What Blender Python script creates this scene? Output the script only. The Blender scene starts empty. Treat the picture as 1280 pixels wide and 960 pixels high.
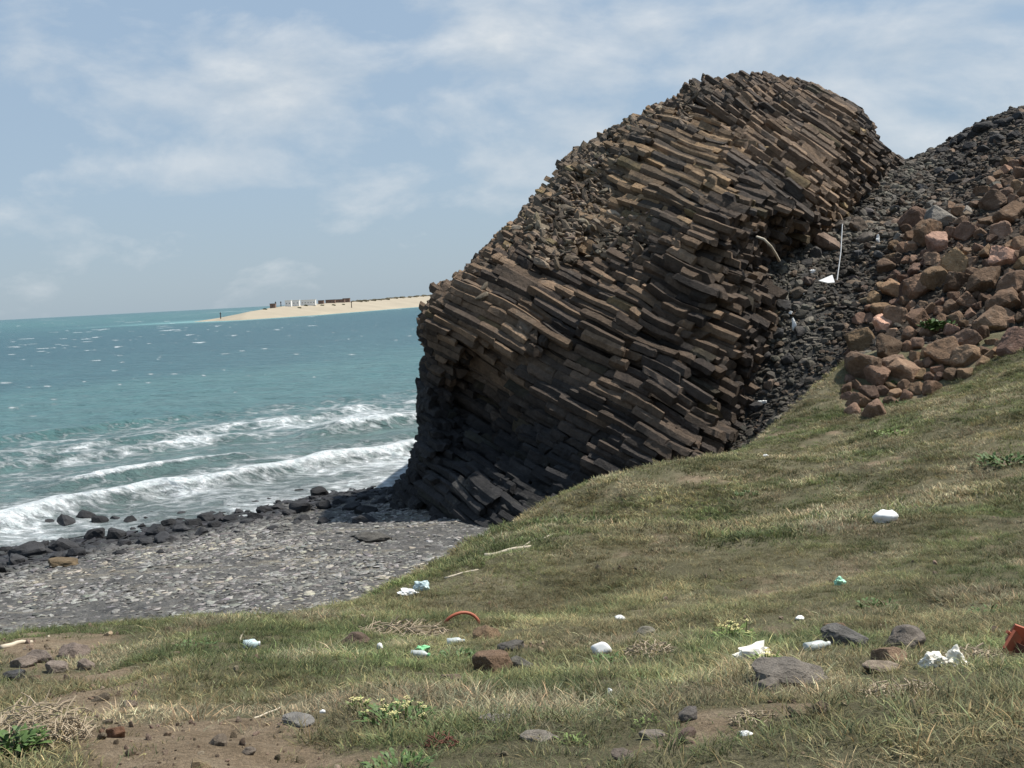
import bpy, bmesh, math, random
import numpy as np
from mathutils import Vector, Matrix, Euler

random.seed(7)
RNG = np.random.default_rng(7)
SC = bpy.context.scene
COL = SC.collection
R = math.radians

# ------------------------------------------------------------------ camera
H = 10.0                      # camera height above the sea
F = 1400.0                    # focal length in pixels of a 1280 wide picture
ROLL = R(3.0)
PITCH = math.atan(114 * math.cos(ROLL) / F)
FWD = np.array([0, math.cos(PITCH), -math.sin(PITCH)])
UP0 = np.array([0, math.sin(PITCH), math.cos(PITCH)])
RT0 = np.array([1.0, 0, 0])
RT = RT0 * math.cos(ROLL) - UP0 * math.sin(ROLL)
UP = UP0 * math.cos(ROLL) + RT0 * math.sin(ROLL)
CAM = np.array([0, 0, H])


def at(u, v, D):
    """world point seen at (u, v) whose y distance is D (arrays welcome)"""
    u = np.asarray(u, float); v = np.asarray(v, float); D = np.asarray(D, float)
    d = (u - 640)[..., None] * RT + (480 - v)[..., None] * UP + F * FWD
    return CAM + d * (D / d[..., 1])[..., None]


def project(p):
    q = np.asarray(p, float) - CAM
    z = np.maximum(q @ FWD, 1e-3)
    return 640 + F * (q @ RT) / z, 480 - F * (q @ UP) / z


def on_level(u, v, z):
    d = (u - 640) * RT + (480 - v) * UP + F * FWD
    return CAM + d * ((z - H) / d[2])


cam_data = bpy.data.cameras.new('camera')
cam_data.sensor_width = 36
cam_data.lens = 36 * F / 1280
cam_data.clip_start = 0.1
cam_data.clip_end = 60000
cam = bpy.data.objects.new('camera', cam_data)
COL.objects.link(cam)
cam.matrix_world = Matrix(((RT[0], UP[0], -FWD[0], 0), (RT[1], UP[1], -FWD[1], 0), (RT[2], UP[2], -FWD[2], H), (0, 0, 0, 1)))
SC.camera = cam


# ------------------------------------------------------------------ noise
def _hash(ix, iy, iz, seed):
    n = (ix.astype(np.int64) * 374761393 + iy.astype(np.int64) * 668265263 + iz.astype(np.int64) * 2147483647 + seed * 1274126177) & 0xFFFFFFFF
    n = ((n ^ (n >> 13)) * 1274126177) & 0xFFFFFFFF
    n = ((n ^ (n >> 16)) * 2246822519) & 0xFFFFFFFF
    return ((n ^ (n >> 15)) & 0xFFFFFF) / float(0xFFFFFF)


def vnoise(x, y, z=None, seed=0):
    """value noise, -1..1"""
    x = np.asarray(x, float); y = np.asarray(y, float)
    z = np.zeros_like(x) if z is None else np.asarray(z, float)
    ix, iy, iz = np.floor(x), np.floor(y), np.floor(z)
    fx, fy, fz = x - ix, y - iy, z - iz
    fx, fy, fz = [t * t * (3 - 2 * t) for t in (fx, fy, fz)]
    r = 0
    for a in (0, 1):
        for b in (0, 1):
            for c in (0, 1):
                w = (fx if a else 1 - fx) * (fy if b else 1 - fy) * (fz if c else 1 - fz)
                r = r + w * _hash(ix + a, iy + b, iz + c, seed)
    return r * 2 - 1


def fbm(x, y, z=None, seed=0, octaves=4):
    r, a = 0, 0.5
    for k in range(octaves):
        s = 2.03 ** k
        r = r + a * vnoise(np.asarray(x) * s, np.asarray(y) * s, None if z is None else np.asarray(z) * s, seed + k * 17)
        a *= 0.5
    return r


def rbf(pts, vals, smooth=0.0):
    """thin plate spline through 2D points"""
    pts = np.asarray(pts, float); vals = np.asarray(vals, float)
    mu, sd = pts.mean(0), pts.std()
    P = (pts - mu) / sd
    n = len(P)

    def phi(r2):
        return 0.5 * r2 * np.log(np.maximum(r2, 1e-12))
    A = np.zeros((n + 3, n + 3))
    A[:n, :n] = phi(((P[:, None] - P[None]) ** 2).sum(-1)) + smooth * np.eye(n)
    A[:n, n] = 1; A[:n, n + 1:] = P
    A[n:, :n] = A[:n, n:].T
    w = np.linalg.solve(A, np.concatenate([vals, [0, 0, 0]]))

    def f(x, y):
        x = np.asarray(x, float); sh = x.shape
        q = (np.stack([x.ravel(), np.asarray(y, float).ravel()], 1) - mu) / sd
        out = np.empty(len(q))
        for s in range(0, len(q), 20000):
            t = q[s:s + 20000]
            out[s:s + 20000] = phi(((t[:, None] - P[None]) ** 2).sum(-1)) @ w[:n] + w[n] + t @ w[n + 1:]
        return out.reshape(sh)
    return f


def smooth(a, b, x):
    t = np.clip((np.asarray(x, float) - a) / (b - a), 0, 1)
    return t * t * (3 - 2 * t)


# ------------------------------------------------------------------ object helpers
def tag(o, label=None, cat=None, group=None, kind=None):
    if label: o['label'] = label
    if cat: o['category'] = cat
    if group: o['group'] = group
    if kind: o['kind'] = kind
    return o


def link(o, parent=None):
    COL.objects.link(o)
    if parent is not None: o.parent = parent
    return o


def mesh_np(name, verts, faces, mat=None, attrs=None, smooth_shade=False):
    """faces: list of tuples or (n,k) array"""
    me = bpy.data.meshes.new(name)
    verts = np.asarray(verts, float)
    me.vertices.add(len(verts))
    me.vertices.foreach_set('co', verts.astype(np.float32).ravel())
    if isinstance(faces, np.ndarray):
        n, k = faces.shape
        me.loops.add(n * k)
        me.loops.foreach_set('vertex_index', faces.astype(np.int32).ravel())
        me.polygons.add(n)
        me.polygons.foreach_set('loop_start', np.arange(0, n * k, k, dtype=np.int32))
    else:
        lens = np.array([len(f) for f in faces])
        flat = np.fromiter((i for f in faces for i in f), dtype=np.int32, count=int(lens.sum()))
        me.loops.add(len(flat))
        me.loops.foreach_set('vertex_index', flat)
        me.polygons.add(len(faces))
        me.polygons.foreach_set('loop_start', np.concatenate([[0], np.cumsum(lens)[:-1]]).astype(np.int32))
    me.update(calc_edges=True)
    me.validate()
    me.polygons.foreach_set('use_smooth', [smooth_shade] * len(me.polygons))
    for k, (typ, val) in (attrs or {}).items():
        a = me.attributes.new(k, typ, 'POINT')
        val = np.asarray(val, np.float32)
        if typ == 'FLOAT': a.data.foreach_set('value', val.ravel())
        elif typ == 'FLOAT_VECTOR': a.data.foreach_set('vector', val.ravel())
        elif typ == 'FLOAT_COLOR':
            if val.shape[1] == 3: val = np.concatenate([val, np.ones((len(val), 1), np.float32)], 1)
            a.data.foreach_set('color', val.ravel())
    if mat: me.materials.append(mat)
    return me


def grid_faces(nr, nc):
    i = np.arange(nr * nc).reshape(nr, nc)
    return np.stack([i[:-1, :-1].ravel(), i[:-1, 1:].ravel(), i[1:, 1:].ravel(), i[1:, :-1].ravel()], 1)


class MB:
    """collects boxes, tubes and lumps, then links them as one mesh object"""
    def __init__(self): self.v, self.f = [], []

    def box(self, c, s, rz=0.0, rx=0.0, ry=0.0, taper=1.0):
        m = Euler((rx, ry, rz)).to_matrix(); b = len(self.v)
        for x, y, z in ((-1, -1, -1), (1, -1, -1), (1, 1, -1), (-1, 1, -1), (-1, -1, 1), (1, -1, 1), (1, 1, 1), (-1, 1, 1)):
            t = taper if z > 0 else 1
            self.v.append(Vector(c) + m @ Vector((x * s[0] / 2 * t, y * s[1] / 2 * t, z * s[2] / 2)))
        for q in ((3, 2, 1, 0), (4, 5, 6, 7), (0, 1, 5, 4), (1, 2, 6, 5), (2, 3, 7, 6), (3, 0, 4, 7)):
            self.f.append(tuple(b + i for i in q))
        return self

    def tube(self, pts, rad, n=7):
        pts = [Vector(p) for p in pts]
        rad = rad if hasattr(rad, '__len__') else [rad] * len(pts)
        b = len(self.v)
        for i, p in enumerate(pts):
            t = (pts[min(i + 1, len(pts) - 1)] - pts[max(i - 1, 0)]).normalized()
            a = t.orthogonal().normalized() if i == 0 else (a - t * a.dot(t)).normalized()
            c = t.cross(a)
            for k in range(n):
                an = 2 * math.pi * k / n
                self.v.append(p + (a * math.cos(an) + c * math.sin(an)) * rad[i])
        for i in range(len(pts) - 1):
            for k in range(n):
                self.f.append((b + i * n + k, b + i * n + (k + 1) % n, b + (i + 1) * n + (k + 1) % n, b + (i + 1) * n + k))
        self.f.append(tuple(b + k for k in reversed(range(n))))
        self.f.append(tuple(b + (len(pts) - 1) * n + k for k in range(n)))
        return self

    def lump(self, c, s, seed=0, planes=7, rough=0.12, sub=3, rz=0.0, lo=0.62):
        v, f = rock_data(seed, planes, rough, sub, lo)
        m = Euler((0, 0, rz)).to_matrix(); b = len(self.v)
        for p in v: self.v.append(Vector(c) + m @ Vector((p[0] * s[0], p[1] * s[1], p[2] * s[2])))
        self.f += [tuple(b + i for i in q) for q in f]
        return self

    def quad(self, a, b_, c, d):
        b = len(self.v); self.v += [Vector(a), Vector(b_), Vector(c), Vector(d)]; self.f.append((b, b + 1, b + 2, b + 3)); return self

    def build(self, name, mat, parent=None, smooth_shade=False, origin=None):
        v = np.array([tuple(p) for p in self.v])
        o = bpy.data.objects.new(name, None)
        if origin is not None: v = v - np.asarray(origin)
        o = bpy.data.objects.new(name, mesh_np(name, v, self.f, mat, None, smooth_shade))
        if origin is not None: o.location = origin
        return link(o, parent)


def rock_data(seed, planes=8, rough=0.1, sub=3, lo=0.62, edge=16):
    """a block bounded by random flat faces with slightly worn edges"""
    rg = np.random.default_rng(seed + 1000)
    bm = bmesh.new()
    bmesh.ops.create_icosphere(bm, subdivisions=sub, radius=1)
    v = np.array([tuple(p.co) for p in bm.verts])
    f = [tuple(q.index for q in p.verts) for p in bm.faces]
    bm.free()
    nn = rg.normal(size=(planes + 6, 3))
    ax = np.linalg.qr(rg.normal(size=(3, 3)))[0]
    nn[:6] = np.concatenate([ax, -ax]) + rg.normal(size=(6, 3)) * 0.22
    nn /= np.linalg.norm(nn, axis=1, keepdims=True)
    d = rg.uniform(lo + 0.12, 1.08, planes + 6)
    q = np.maximum(v @ nn.T / d, 0)
    r = (q ** edge).sum(1) ** (-1 / edge)
    n3 = fbm(v[:, 0] * 2.6 + seed, v[:, 1] * 2.6, v[:, 2] * 2.6, seed, 4)
    return v * (np.minimum(r, 1.25) * (1 + rough * n3))[:, None], f


def empty(name, loc, rz=0):
    o = bpy.data.objects.new(name, None)
    o.location = loc; o.rotation_euler = (0, 0, rz); o.empty_display_size = 0.1
    return link(o)


def copy_tree(o, parent=None):
    c = o.copy(); COL.objects.link(c)
    if parent is not None: c.parent = parent
    for ch in list(o.children): copy_tree(ch, c)
    return c


# ------------------------------------------------------------------ materials
class NT:
    def __init__(self, name, rough=0.85, spec=0.3):
        self.m = bpy.data.materials.new(name); self.m.use_nodes = True
        self.t = self.m.node_tree
        self.b = self.t.nodes['Principled BSDF']
        self.b.inputs['Roughness'].default_value = rough
        self.b.inputs['Specular IOR Level'].default_value = spec

    def n(self, typ, ins=None, **kw):
        x = self.t.nodes.new(typ)
        for k, v in kw.items(): setattr(x, k, v)
        for k, v in (ins or {}).items(): self.set(x.inputs[k], v)
        return x

    def set(self, sock, v):
        if isinstance(v, bpy.types.NodeSocket): self.t.links.new(v, sock)
        elif hasattr(v, '__len__') and len(v) == 3 and sock.type == 'RGBA': sock.default_value = (*v, 1)
        else: sock.default_value = v

    def pos(self): return self.n('ShaderNodeNewGeometry').outputs['Position']
    def objc(self): return self.n('ShaderNodeTexCoord').outputs['Object']

    def noise(self, scale, detail=5, rough=0.6, vec=None, dist=0.0):
        return self.n('ShaderNodeTexNoise', {'Vector': vec if vec is not None else self.pos(), 'Scale': scale, 'Detail': detail, 'Roughness': rough, 'Distortion': dist}).outputs['Fac']

    def voro(self, scale, vec=None, feature='F1', out='Distance'):
        return self.n('ShaderNodeTexVoronoi', {'Vector': vec if vec is not None else self.pos(), 'Scale': scale}, feature=feature).outputs[out]

    def ramp(self, fac, stops):
        r = self.n('ShaderNodeValToRGB', {'Fac': fac})
        e = r.color_ramp.elements
        while len(e) < len(stops): e.new(0.5)
        for el, (p, c) in zip(e, stops):
            el.position = p; el.color = (*c, 1) if hasattr(c, '__len__') else (c, c, c, 1)
        return r.outputs['Color']

    def mix(self, fac, a, b, mode='MIX'):
        x = self.n('ShaderNodeMix', data_type='RGBA', blend_type=mode)
        self.set(x.inputs[0], fac); self.set(x.inputs[6], a); self.set(x.inputs[7], b)
        return x.outputs[2]

    def math(self, op, a, b=0.0, clamp=False):
        x = self.n('ShaderNodeMath', operation=op, use_clamp=clamp)
        self.set(x.inputs[0], a); self.set(x.inputs[1], b)
        return x.outputs[0]

    def attr(self, name, typ='GEOMETRY', out='Color'):
        return self.n('ShaderNodeAttribute', attribute_name=name, attribute_type=typ).outputs[out]

    def color(self, v): self.set(self.b.inputs['Base Color'], v); return self
    def rough(self, v): self.set(self.b.inputs['Roughness'], v); return self

    def bump(self, h, strength=0.5, dist=0.05):
        x = self.n('ShaderNodeBump', {'Height': h, 'Strength': strength, 'Distance': dist})
        self.t.links.new(x.outputs['Normal'], self.b.inputs['Normal']); return self


MATS = {}


def mat_plain(name, col, rough=0.7, var=0.25, scale=6.0, spec=0.3):
    if name in MATS: return MATS[name]
    k = NT(name, rough, spec)
    n = k.noise(scale, 5, 0.65, k.objc())
    k.color(k.mix(n, tuple(c * (1 - var) for c in col), tuple(min(1, c * (1 + var)) for c in col)))
    k.bump(k.noise(scale * 4, 4, 0.6, k.objc()), 0.3, 0.01)
    MATS[name] = k.m
    return k.m


def mat_rock(name, obj_color=True, bump_d=0.04, scale=3.0, lichen=0.0, spec=0.25):
    """weathered stone tinted by the object's own colour"""
    k = NT(name, 0.88, spec)
    base = k.n('ShaderNodeObjectInfo').outputs['Color'] if obj_color else k.attr('tint', 'INSTANCER')
    p = k.objc()
    n1 = k.noise(scale * 0.7, 6, 0.65, p); n2 = k.noise(scale * 5, 5, 0.7, p)
    c = k.mix(1.0, base, k.ramp(n1, [(0.25, 0.55), (0.75, 1.45)]), 'MULTIPLY')
    c = k.mix(1.0, c, k.ramp(n2, [(0.3, 0.7), (0.7, 1.25)]), 'MULTIPLY')
    if lichen:
        c = k.mix(k.math('MULTIPLY', k.ramp(k.noise(scale * 1.5, 6, 0.7, p), [(0.58, 0.0), (0.7, 1.0)]), lichen), c, (0.34, 0.32, 0.27))
    k.color(c)
    k.bump(k.math('ADD', k.math('MULTIPLY', n1, 0.6), n2), 0.7, bump_d)
    return k.m


# instanced scatter --------------------------------------------------
def scatter(name, pts, rot, scl, tint, protos, parent=None):
    """one object: a cloud of points with a mesh picked for each"""
    n = len(pts)
    me = bpy.data.meshes.new(name)
    me.vertices.add(n)
    me.vertices.foreach_set('co', np.asarray(pts, np.float32).ravel())
    for k, typ, val in (('rot', 'FLOAT_VECTOR', rot), ('scl', 'FLOAT_VECTOR', scl), ('tint', 'FLOAT_COLOR', tint)):
        a = me.attributes.new(k, typ, 'POINT')
        val = np.asarray(val, np.float32)
        if typ == 'FLOAT_COLOR':
            val = np.concatenate([val, np.ones((n, 1), np.float32)], 1); a.data.foreach_set('color', val.ravel())
        else: a.data.foreach_set('vector', val.ravel())
    a = me.attributes.new('pick', 'INT', 'POINT')
    a.data.foreach_set('value', RNG.integers(0, len(protos), n).astype(np.int32))
    o = link(bpy.data.objects.new(name, me), parent)
    c = bpy.data.collections.new(name + '_shapes')
    for p in protos: c.objects.link(p)
    g = bpy.data.node_groups.new(name + '_scatter', 'GeometryNodeTree')
    g.interface.new_socket('Geometry', in_out='INPUT', socket_type='NodeSocketGeometry')
    g.interface.new_socket('Geometry', in_out='OUTPUT', socket_type='NodeSocketGeometry')
    N, L = g.nodes, g.links
    gi, go = N.new('NodeGroupInput'), N.new('NodeGroupOutput')
    ci = N.new('GeometryNodeCollectionInfo'); ci.inputs['Collection'].default_value = c
    ci.inputs['Separate Children'].default_value = True; ci.inputs['Reset Children'].default_value = True
    ip = N.new('GeometryNodeInstanceOnPoints'); ip.inputs['Pick Instance'].default_value = True

    def at_(nm, typ):
        x = N.new('GeometryNodeInputNamedAttribute'); x.data_type = typ; x.inputs['Name'].default_value = nm
        return x.outputs['Attribute']
    er = N.new('FunctionNodeEulerToRotation')
    L.new(at_('rot', 'FLOAT_VECTOR'), er.inputs[0])
    L.new(gi.outputs[0], ip.inputs['Points']); L.new(ci.outputs[0], ip.inputs['Instance'])
    L.new(at_('pick', 'INT'), ip.inputs['Instance Index'])
    L.new(er.outputs[0], ip.inputs['Rotation']); L.new(at_('scl', 'FLOAT_VECTOR'), ip.inputs['Scale'])
    L.new(ip.outputs[0], go.inputs[0])
    md = o.modifiers.new('scatter', 'NODES'); md.node_group = g
    return o


# ================================================================== TERRAIN FUNCTIONS
# grass hill: control points (u, v, distance)
HILL = [
    (0, 960, 4.1), (320, 960, 4.0), (640, 960, 3.9), (960, 960, 3.8), (1280, 960, 3.8),
    (0, 880, 6.0), (300, 880, 5.7), (640, 870, 5.8), (960, 870, 5.6), (1280, 870, 5.2),
    (0, 838, 8.5), (150, 820, 9.5), (300, 810, 9.5), (640, 810, 8.6), (960, 810, 7.8), (1280, 800, 7.4),
    (0, 808, 11.5), (150, 792, 12.5), (300, 778, 13.0), (400, 765, 14.5), (480, 745, 17), (550, 718, 21), (620, 690, 26), (700, 660, 29), (760, 636, 31),
    (640, 750, 13.5), (800, 750, 12.5), (1000, 720, 13), (1280, 710, 11.5),
    (750, 690, 22), (880, 660, 22), (1000, 640, 21), (1150, 620, 20), (1280, 600, 18),
    (830, 605, 33), (885, 594, 34), (920, 572, 35), (960, 540, 36), (1000, 503, 37), (1040, 468, 38.5), (1064, 452, 39.5),
    (1000, 570, 29), (1100, 540, 29), (1280, 520, 25),
    (1080, 500, 36), (1150, 488, 36), (1220, 462, 35), (1280, 438, 34),
]
_hp = [(at(u, v, D)) for u, v, D in HILL]
# behind the crest the hill drops away to the beach and the gully
for u, v, D, d2, z2 in ((-250, 850, 11, 4, 3.4), (0, 808, 11.5, 4, 3.2), (150, 792, 12.5, 4, 3.2), (300, 778, 13, 4, 3.3), (400, 765, 14.5, 4, 3.2),
                        (480, 745, 17, 4, 2.6), (550, 718, 21, 4, 2.0), (620, 690, 26, 3.5, 1.2), (700, 660, 29, 3.5, 1.2), (760, 636, 31, 3, 1.8),
                        (830, 605, 33, 3, 2.6), (885, 594, 34, 3, 2.6), (920, 572, 35, 3, 3.1), (960, 540, 36, 3, 3.6), (1000, 503, 37, 3, 4.4)):
    p = at(u, v, D + d2); p[2] = z2; _hp.append(p)
    p = at(u, v, D + d2 + 5); p[2] = max(z2 - 3.5, -3.0); _hp.append(p)
    p = at(u, v, D + d2 + 13); p[2] = -4.5; _hp.append(p)
for x, y, z in ((-12, 2, 7.6), (-12, 8, 6.4), (-16, 12, 4.0), (-6, -4, 9.2), (6, -4, 9.4), (0, 0, 8.7), (14, 3, 9.0), (16, 12, 7.8), (22, 22, 8.0), (25, 32, 9.0), (24, 40, 9.0), (16, 42, 6.2), (30, 46, 9)):
    _hp.append(np.array([x, y, z], float))
_hp = np.array(_hp)
_hill = rbf(_hp[:, :2], _hp[:, 2], 1e-4)


def hill_z(x, y, detail=True):
    z = _hill(x, y)
    if detail:
        z = z + 0.16 * fbm(np.asarray(x) / 1.9, np.asarray(y) / 1.9, None, 3, 4) + 0.05 * fbm(np.asarray(x) / 0.45, np.asarray(y) / 0.45, None, 9, 3)
    return z


# beach
S0 = on_level(0, 693, 0.0); S1 = on_level(505, 602, 0.0)
EL = (S1 - S0)[:2]; EL = EL / np.linalg.norm(EL)
EW = np.array([-EL[1], EL[0]])          # out to sea


def shore(x, y):
    """(distance out to sea, distance along the shore)"""
    dx, dy = np.asarray(x) - S0[0], np.asarray(y) - S0[1]
    return dx * EW[0] + dy * EW[1], dx * EL[0] + dy * EL[1]


def beach_z(x, y):
    w, l = shore(x, y)
    z = np.where(w < 0, -w / 15.0, -w / 9.0)
    z = np.minimum(z, 1.9 + 0.02 * -w)
    return z + 0.12 * fbm(np.asarray(x) / 2.3, np.asarray(y) / 2.3, None, 21, 4) + 0.05 * np.sin(l * 0.9 + 2 * vnoise(x, y, None, 4))


# scree gully and the slope right of the cliff
SCREE = [
    (880, 590, 41), (900, 575, 42), (940, 545, 43), (1000, 480, 44), (960, 430, 46.5), (1000, 400, 47), (1000, 330, 50), (1050, 350, 50.5), (1050, 430, 45),
    (1040, 280, 55), (1100, 280, 57), (1080, 240, 61), (1130, 206, 68), (1110, 207, 69), (1160, 198, 69), (1190, 178, 69.5), (1230, 158, 69), (1285, 138, 68),
    (1200, 230, 60), (1280, 205, 55), (1100, 400, 45), (1150, 290, 50), (1150, 360, 45.5), (1130, 430, 41.5), (1200, 300, 47.5), (1280, 270, 46), (1280, 350, 41), (1220, 390, 41.5),
    (1075, 455, 41), (1075, 500, 38.5), (1150, 478, 38.2), (1220, 452, 37), (1290, 425, 36),
    (1400, 100, 66), (1400, 250, 46), (1400, 380, 36),
]
_sp = [at(u, v, D) for u, v, D in SCREE]
for x, y, z in ((3, 44, 0.6), (5, 40, 1.0), (25, 80, 15.0), (32, 80, 17), (40, 80, 18), (50, 66, 20), (20, 78, 14), (10, 37, 1.2), (18, 36, 4.5), (28, 34, 6.5)):
    _sp.append(np.array([x, y, z], float))
_sp = np.array(_sp)
_scree = rbf(_sp[:, :2], _sp[:, 2], 1e-3)


def scree_z(x, y, detail=True):
    z = _scree(x, y)
    if detail: z = z + 0.35 * fbm(np.asarray(x) / 3.0, np.asarray(y) / 3.0, None, 31, 4)
    return z


def ground_z(x, y):
    return np.maximum(np.maximum(hill_z(x, y), beach_z(x, y)), np.where(np.asarray(x) > 4 + 0 * np.asarray(x), scree_z(x, y), -9))


def hit(u, v, fn=hill_z, d0=3.0, d1=75.0):
    """first point of the ground function met along the view through (u, v)"""
    D = np.concatenate([np.linspace(d0, 15, 400), np.linspace(15, d1, 900)[1:]])
    p = at(np.full(D.shape, u), np.full(D.shape, v), D)
    k = np.nonzero(p[:, 2] <= fn(p[:, 0], p[:, 1]))[0]
    if not len(k): return None
    return p[k[0]]


# ================================================================== MATERIALS OF THE SETTING
def mat_hill():
    k = NT('hill_soil', 0.95, 0.1)
    p = k.pos()
    a = k.attr('dirt', out='Fac')
    grassy = k.ramp(k.noise(0.9, 8, 0.7, p), [(0.25, (0.08, 0.073, 0.042)), (0.5, (0.15, 0.137, 0.08)), (0.75, (0.225, 0.198, 0.13))])
    soil = k.ramp(k.noise(3.5, 9, 0.75, p), [(0.25, (0.16, 0.118, 0.074)), (0.5, (0.27, 0.205, 0.135)), (0.75, (0.37, 0.30, 0.21))])
    c = k.mix(a, grassy, soil)
    c = k.mix(1.0, c, k.ramp(k.noise(38, 6, 0.75, p), [(0.3, 0.55), (0.7, 1.35)]), 'MULTIPLY')
    k.color(c)
    k.bump(k.math('ADD', k.noise(9, 8, 0.75, p), k.noise(60, 5, 0.7, p)), 0.9, 0.05)
    return k.m


def mat_ground_stone(name, dark, light, pale=None, sc=1.0, earth=False):
    k = NT(name, 0.85, 0.25)
    p = k.pos()
    c = k.ramp(k.noise(1.1 * sc, 8, 0.7, p), [(0.3, dark), (0.7, light)])
    v = k.math('ADD', 0.35, k.n('ShaderNodeRGBToBW', {'Color': k.voro(3.0 * sc, p, out='Color')}).outputs[0])
    c = k.mix(0.45, c, k.mix(1.0, c, v, 'MULTIPLY'))
    if earth: c = k.mix(k.attr('earth', out='Fac'), c, k.ramp(k.noise(1.7, 7, 0.7, p), [(0.3, (0.03, 0.023, 0.017)), (0.7, (0.075, 0.056, 0.038))]))
    if pale:
        st = k.n('ShaderNodeMapping', {'Vector': p, 'Rotation': (0, 0, -math.atan2(EL[1], EL[0])), 'Scale': (0.16, 0.8, 1)}).outputs[0]
        c = k.mix(k.ramp(k.noise(1.0, 7, 0.65, st), [(0.52, 0.0), (0.68, 0.8)]), c, pale)
    c = k.mix(1.0, c, k.ramp(k.noise(14 * sc, 6, 0.7, p), [(0.3, 0.6), (0.7, 1.3)]), 'MULTIPLY')
    k.color(c)
    k.bump(k.math('ADD', k.voro(3.0 * sc, p), k.noise(8 * sc, 6, 0.7, p)), 1.0, 0.15)
    return k.m


M_HILL = mat_hill()
M_BEACH = mat_ground_stone('beach_stone', (0.07, 0.068, 0.065), (0.18, 0.173, 0.158), (0.34, 0.30, 0.225))
M_SCREE = mat_ground_stone('scree_ground', (0.025, 0.024, 0.022), (0.075, 0.07, 0.06), earth=True)

def poly_sd(u, v, P):
    """signed distance to a polygon, positive inside"""
    u = np.asarray(u, float); v = np.asarray(v, float)
    best = np.full(u.shape, 1e18); ins = np.zeros(u.shape, bool)
    n = len(P)
    for i in range(n):
        a, b = P[i], P[(i + 1) % n]
        e = b - a
        t = np.clip(((u - a[0]) * e[0] + (v - a[1]) * e[1]) / (e @ e), 0, 1)
        best = np.minimum(best, (u - a[0] - t * e[0]) ** 2 + (v - a[1] - t * e[1]) ** 2)
        c = ((a[1] > v) != (b[1] > v)) & (u < (b[0] - a[0]) * (v - a[1]) / (b[1] - a[1] + 1e-12) + a[0])
        ins ^= c
    return np.where(ins, 1, -1) * np.sqrt(best)


def EARTH(x, y, z):
    u, v = project(np.stack([x, y, z], -1))
    return smooth(-22, 20, poly_sd(u, v, OUTCROP) + 22 * vnoise(x / 1.5, y / 1.5, None, 91)) * (y < 64)


# ================================================================== GROUND SHEETS
# grass hill
xs = np.concatenate([np.linspace(-26, -9, 35)[:-1], np.linspace(-9, 9, 241)[:-1], np.linspace(9, 36, 120)])
ys = np.concatenate([np.linspace(-6, 2.5, 18)[:-1], np.linspace(2.5, 16, 220)[:-1], np.linspace(16, 50, 200)])
X, Y = np.meshgrid(xs, ys)
Z = hill_z(X, Y)


def dirt_amount(x, y):
    """bare ground: the track at the lower left and worn patches"""
    u, v = project(np.stack([x, y, hill_z(x, y, False)], -1))
    d = 0.8 * fbm(np.asarray(x) / 0.8, np.asarray(y) / 0.8, None, 77, 4) - 0.19
    def blob(cx, cy, rx, ry, a):
        return a * np.exp(-(((u - cx) / rx) ** 2 + ((v - cy) / ry) ** 2))
    near = (np.asarray(y) > 0.5)
    d = d + near * (blob(220, 925, 120, 45, 0.75) + blob(110, 890, 60, 30, .4) + blob(820, 925, 110, 30, 0.5) + blob(430, 862, 80, 12, 0.42) + blob(1000, 905, 100, 14, 0.2) + blob(60, 830, 90, 22, 0.55) + blob(640, 905, 60, 10, .3))
    return np.clip(smooth(0.05, 0.3, d), 0, 1)


DIRT = dirt_amount(X, Y)
hill = link(bpy.data.objects.new('hill', mesh_np('hill', np.stack([X, Y, Z], -1).reshape(-1, 3), grid_faces(len(ys), len(xs)), M_HILL, {'dirt': ('FLOAT', DIRT.ravel())}, True)))
tag(hill, kind='structure')

# beach
xs = np.linspace(-90, 30, 300); ys = np.linspace(10, 100, 260)
X, Y = np.meshgrid(xs, ys)
beach = link(bpy.data.objects.new('beach', mesh_np('beach', np.stack([X, Y, beach_z(X, Y)], -1).reshape(-1, 3), grid_faces(260, 300), M_BEACH, None, True)))
tag(beach, kind='structure')

# scree slope
xs = np.linspace(2, 60, 200); ys = np.linspace(34, 90, 190)
X, Y = np.meshgrid(xs, ys)
OUTCROP = np.array([(1132, 268), (1165, 258), (1215, 262), (1262, 200), (1330, 180), (1330, 420), (1262, 440), (1215, 462), (1165, 488), (1065, 525), (1054, 515), (1062, 470), (1060, 425), (1095, 375), (1120, 310)], float)
ZS = scree_z(X, Y)
scree = link(bpy.data.objects.new('terrain', mesh_np('terrain', np.stack([X, Y, ZS], -1).reshape(-1, 3), grid_faces(190, 200), M_SCREE, {'earth': ('FLOAT', EARTH(X, Y, ZS).ravel())}, True)))
tag(scree, kind='structure')


# ================================================================== CLIFF
OUT = np.array([(545, 366), (560, 352), (600, 322), (625, 298), (660, 262), (690, 232), (705, 202), (730, 184), (760, 166), (800, 146), (848, 120), (866, 104), (900, 98), (930, 94), (965, 98),
                (1003, 102), (1030, 116), (1060, 128), (1078, 140), (1092, 160), (1104, 178), (1112, 192), (1130, 204),
                (1105, 225), (1075, 245), (1058, 270), (1035, 288), (1005, 312), (960, 330), (985, 372), (965, 410), (950, 450), (938, 500), (915, 550), (890, 600),
                (860, 660), (700, 740), (600, 720), (540, 690), (470, 662), (470, 648), (496, 622), (512, 600), (520, 575), (524, 540), (526, 500), (530, 470), (536, 440), (530, 425), (527, 405), (536, 385)], float)


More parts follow.
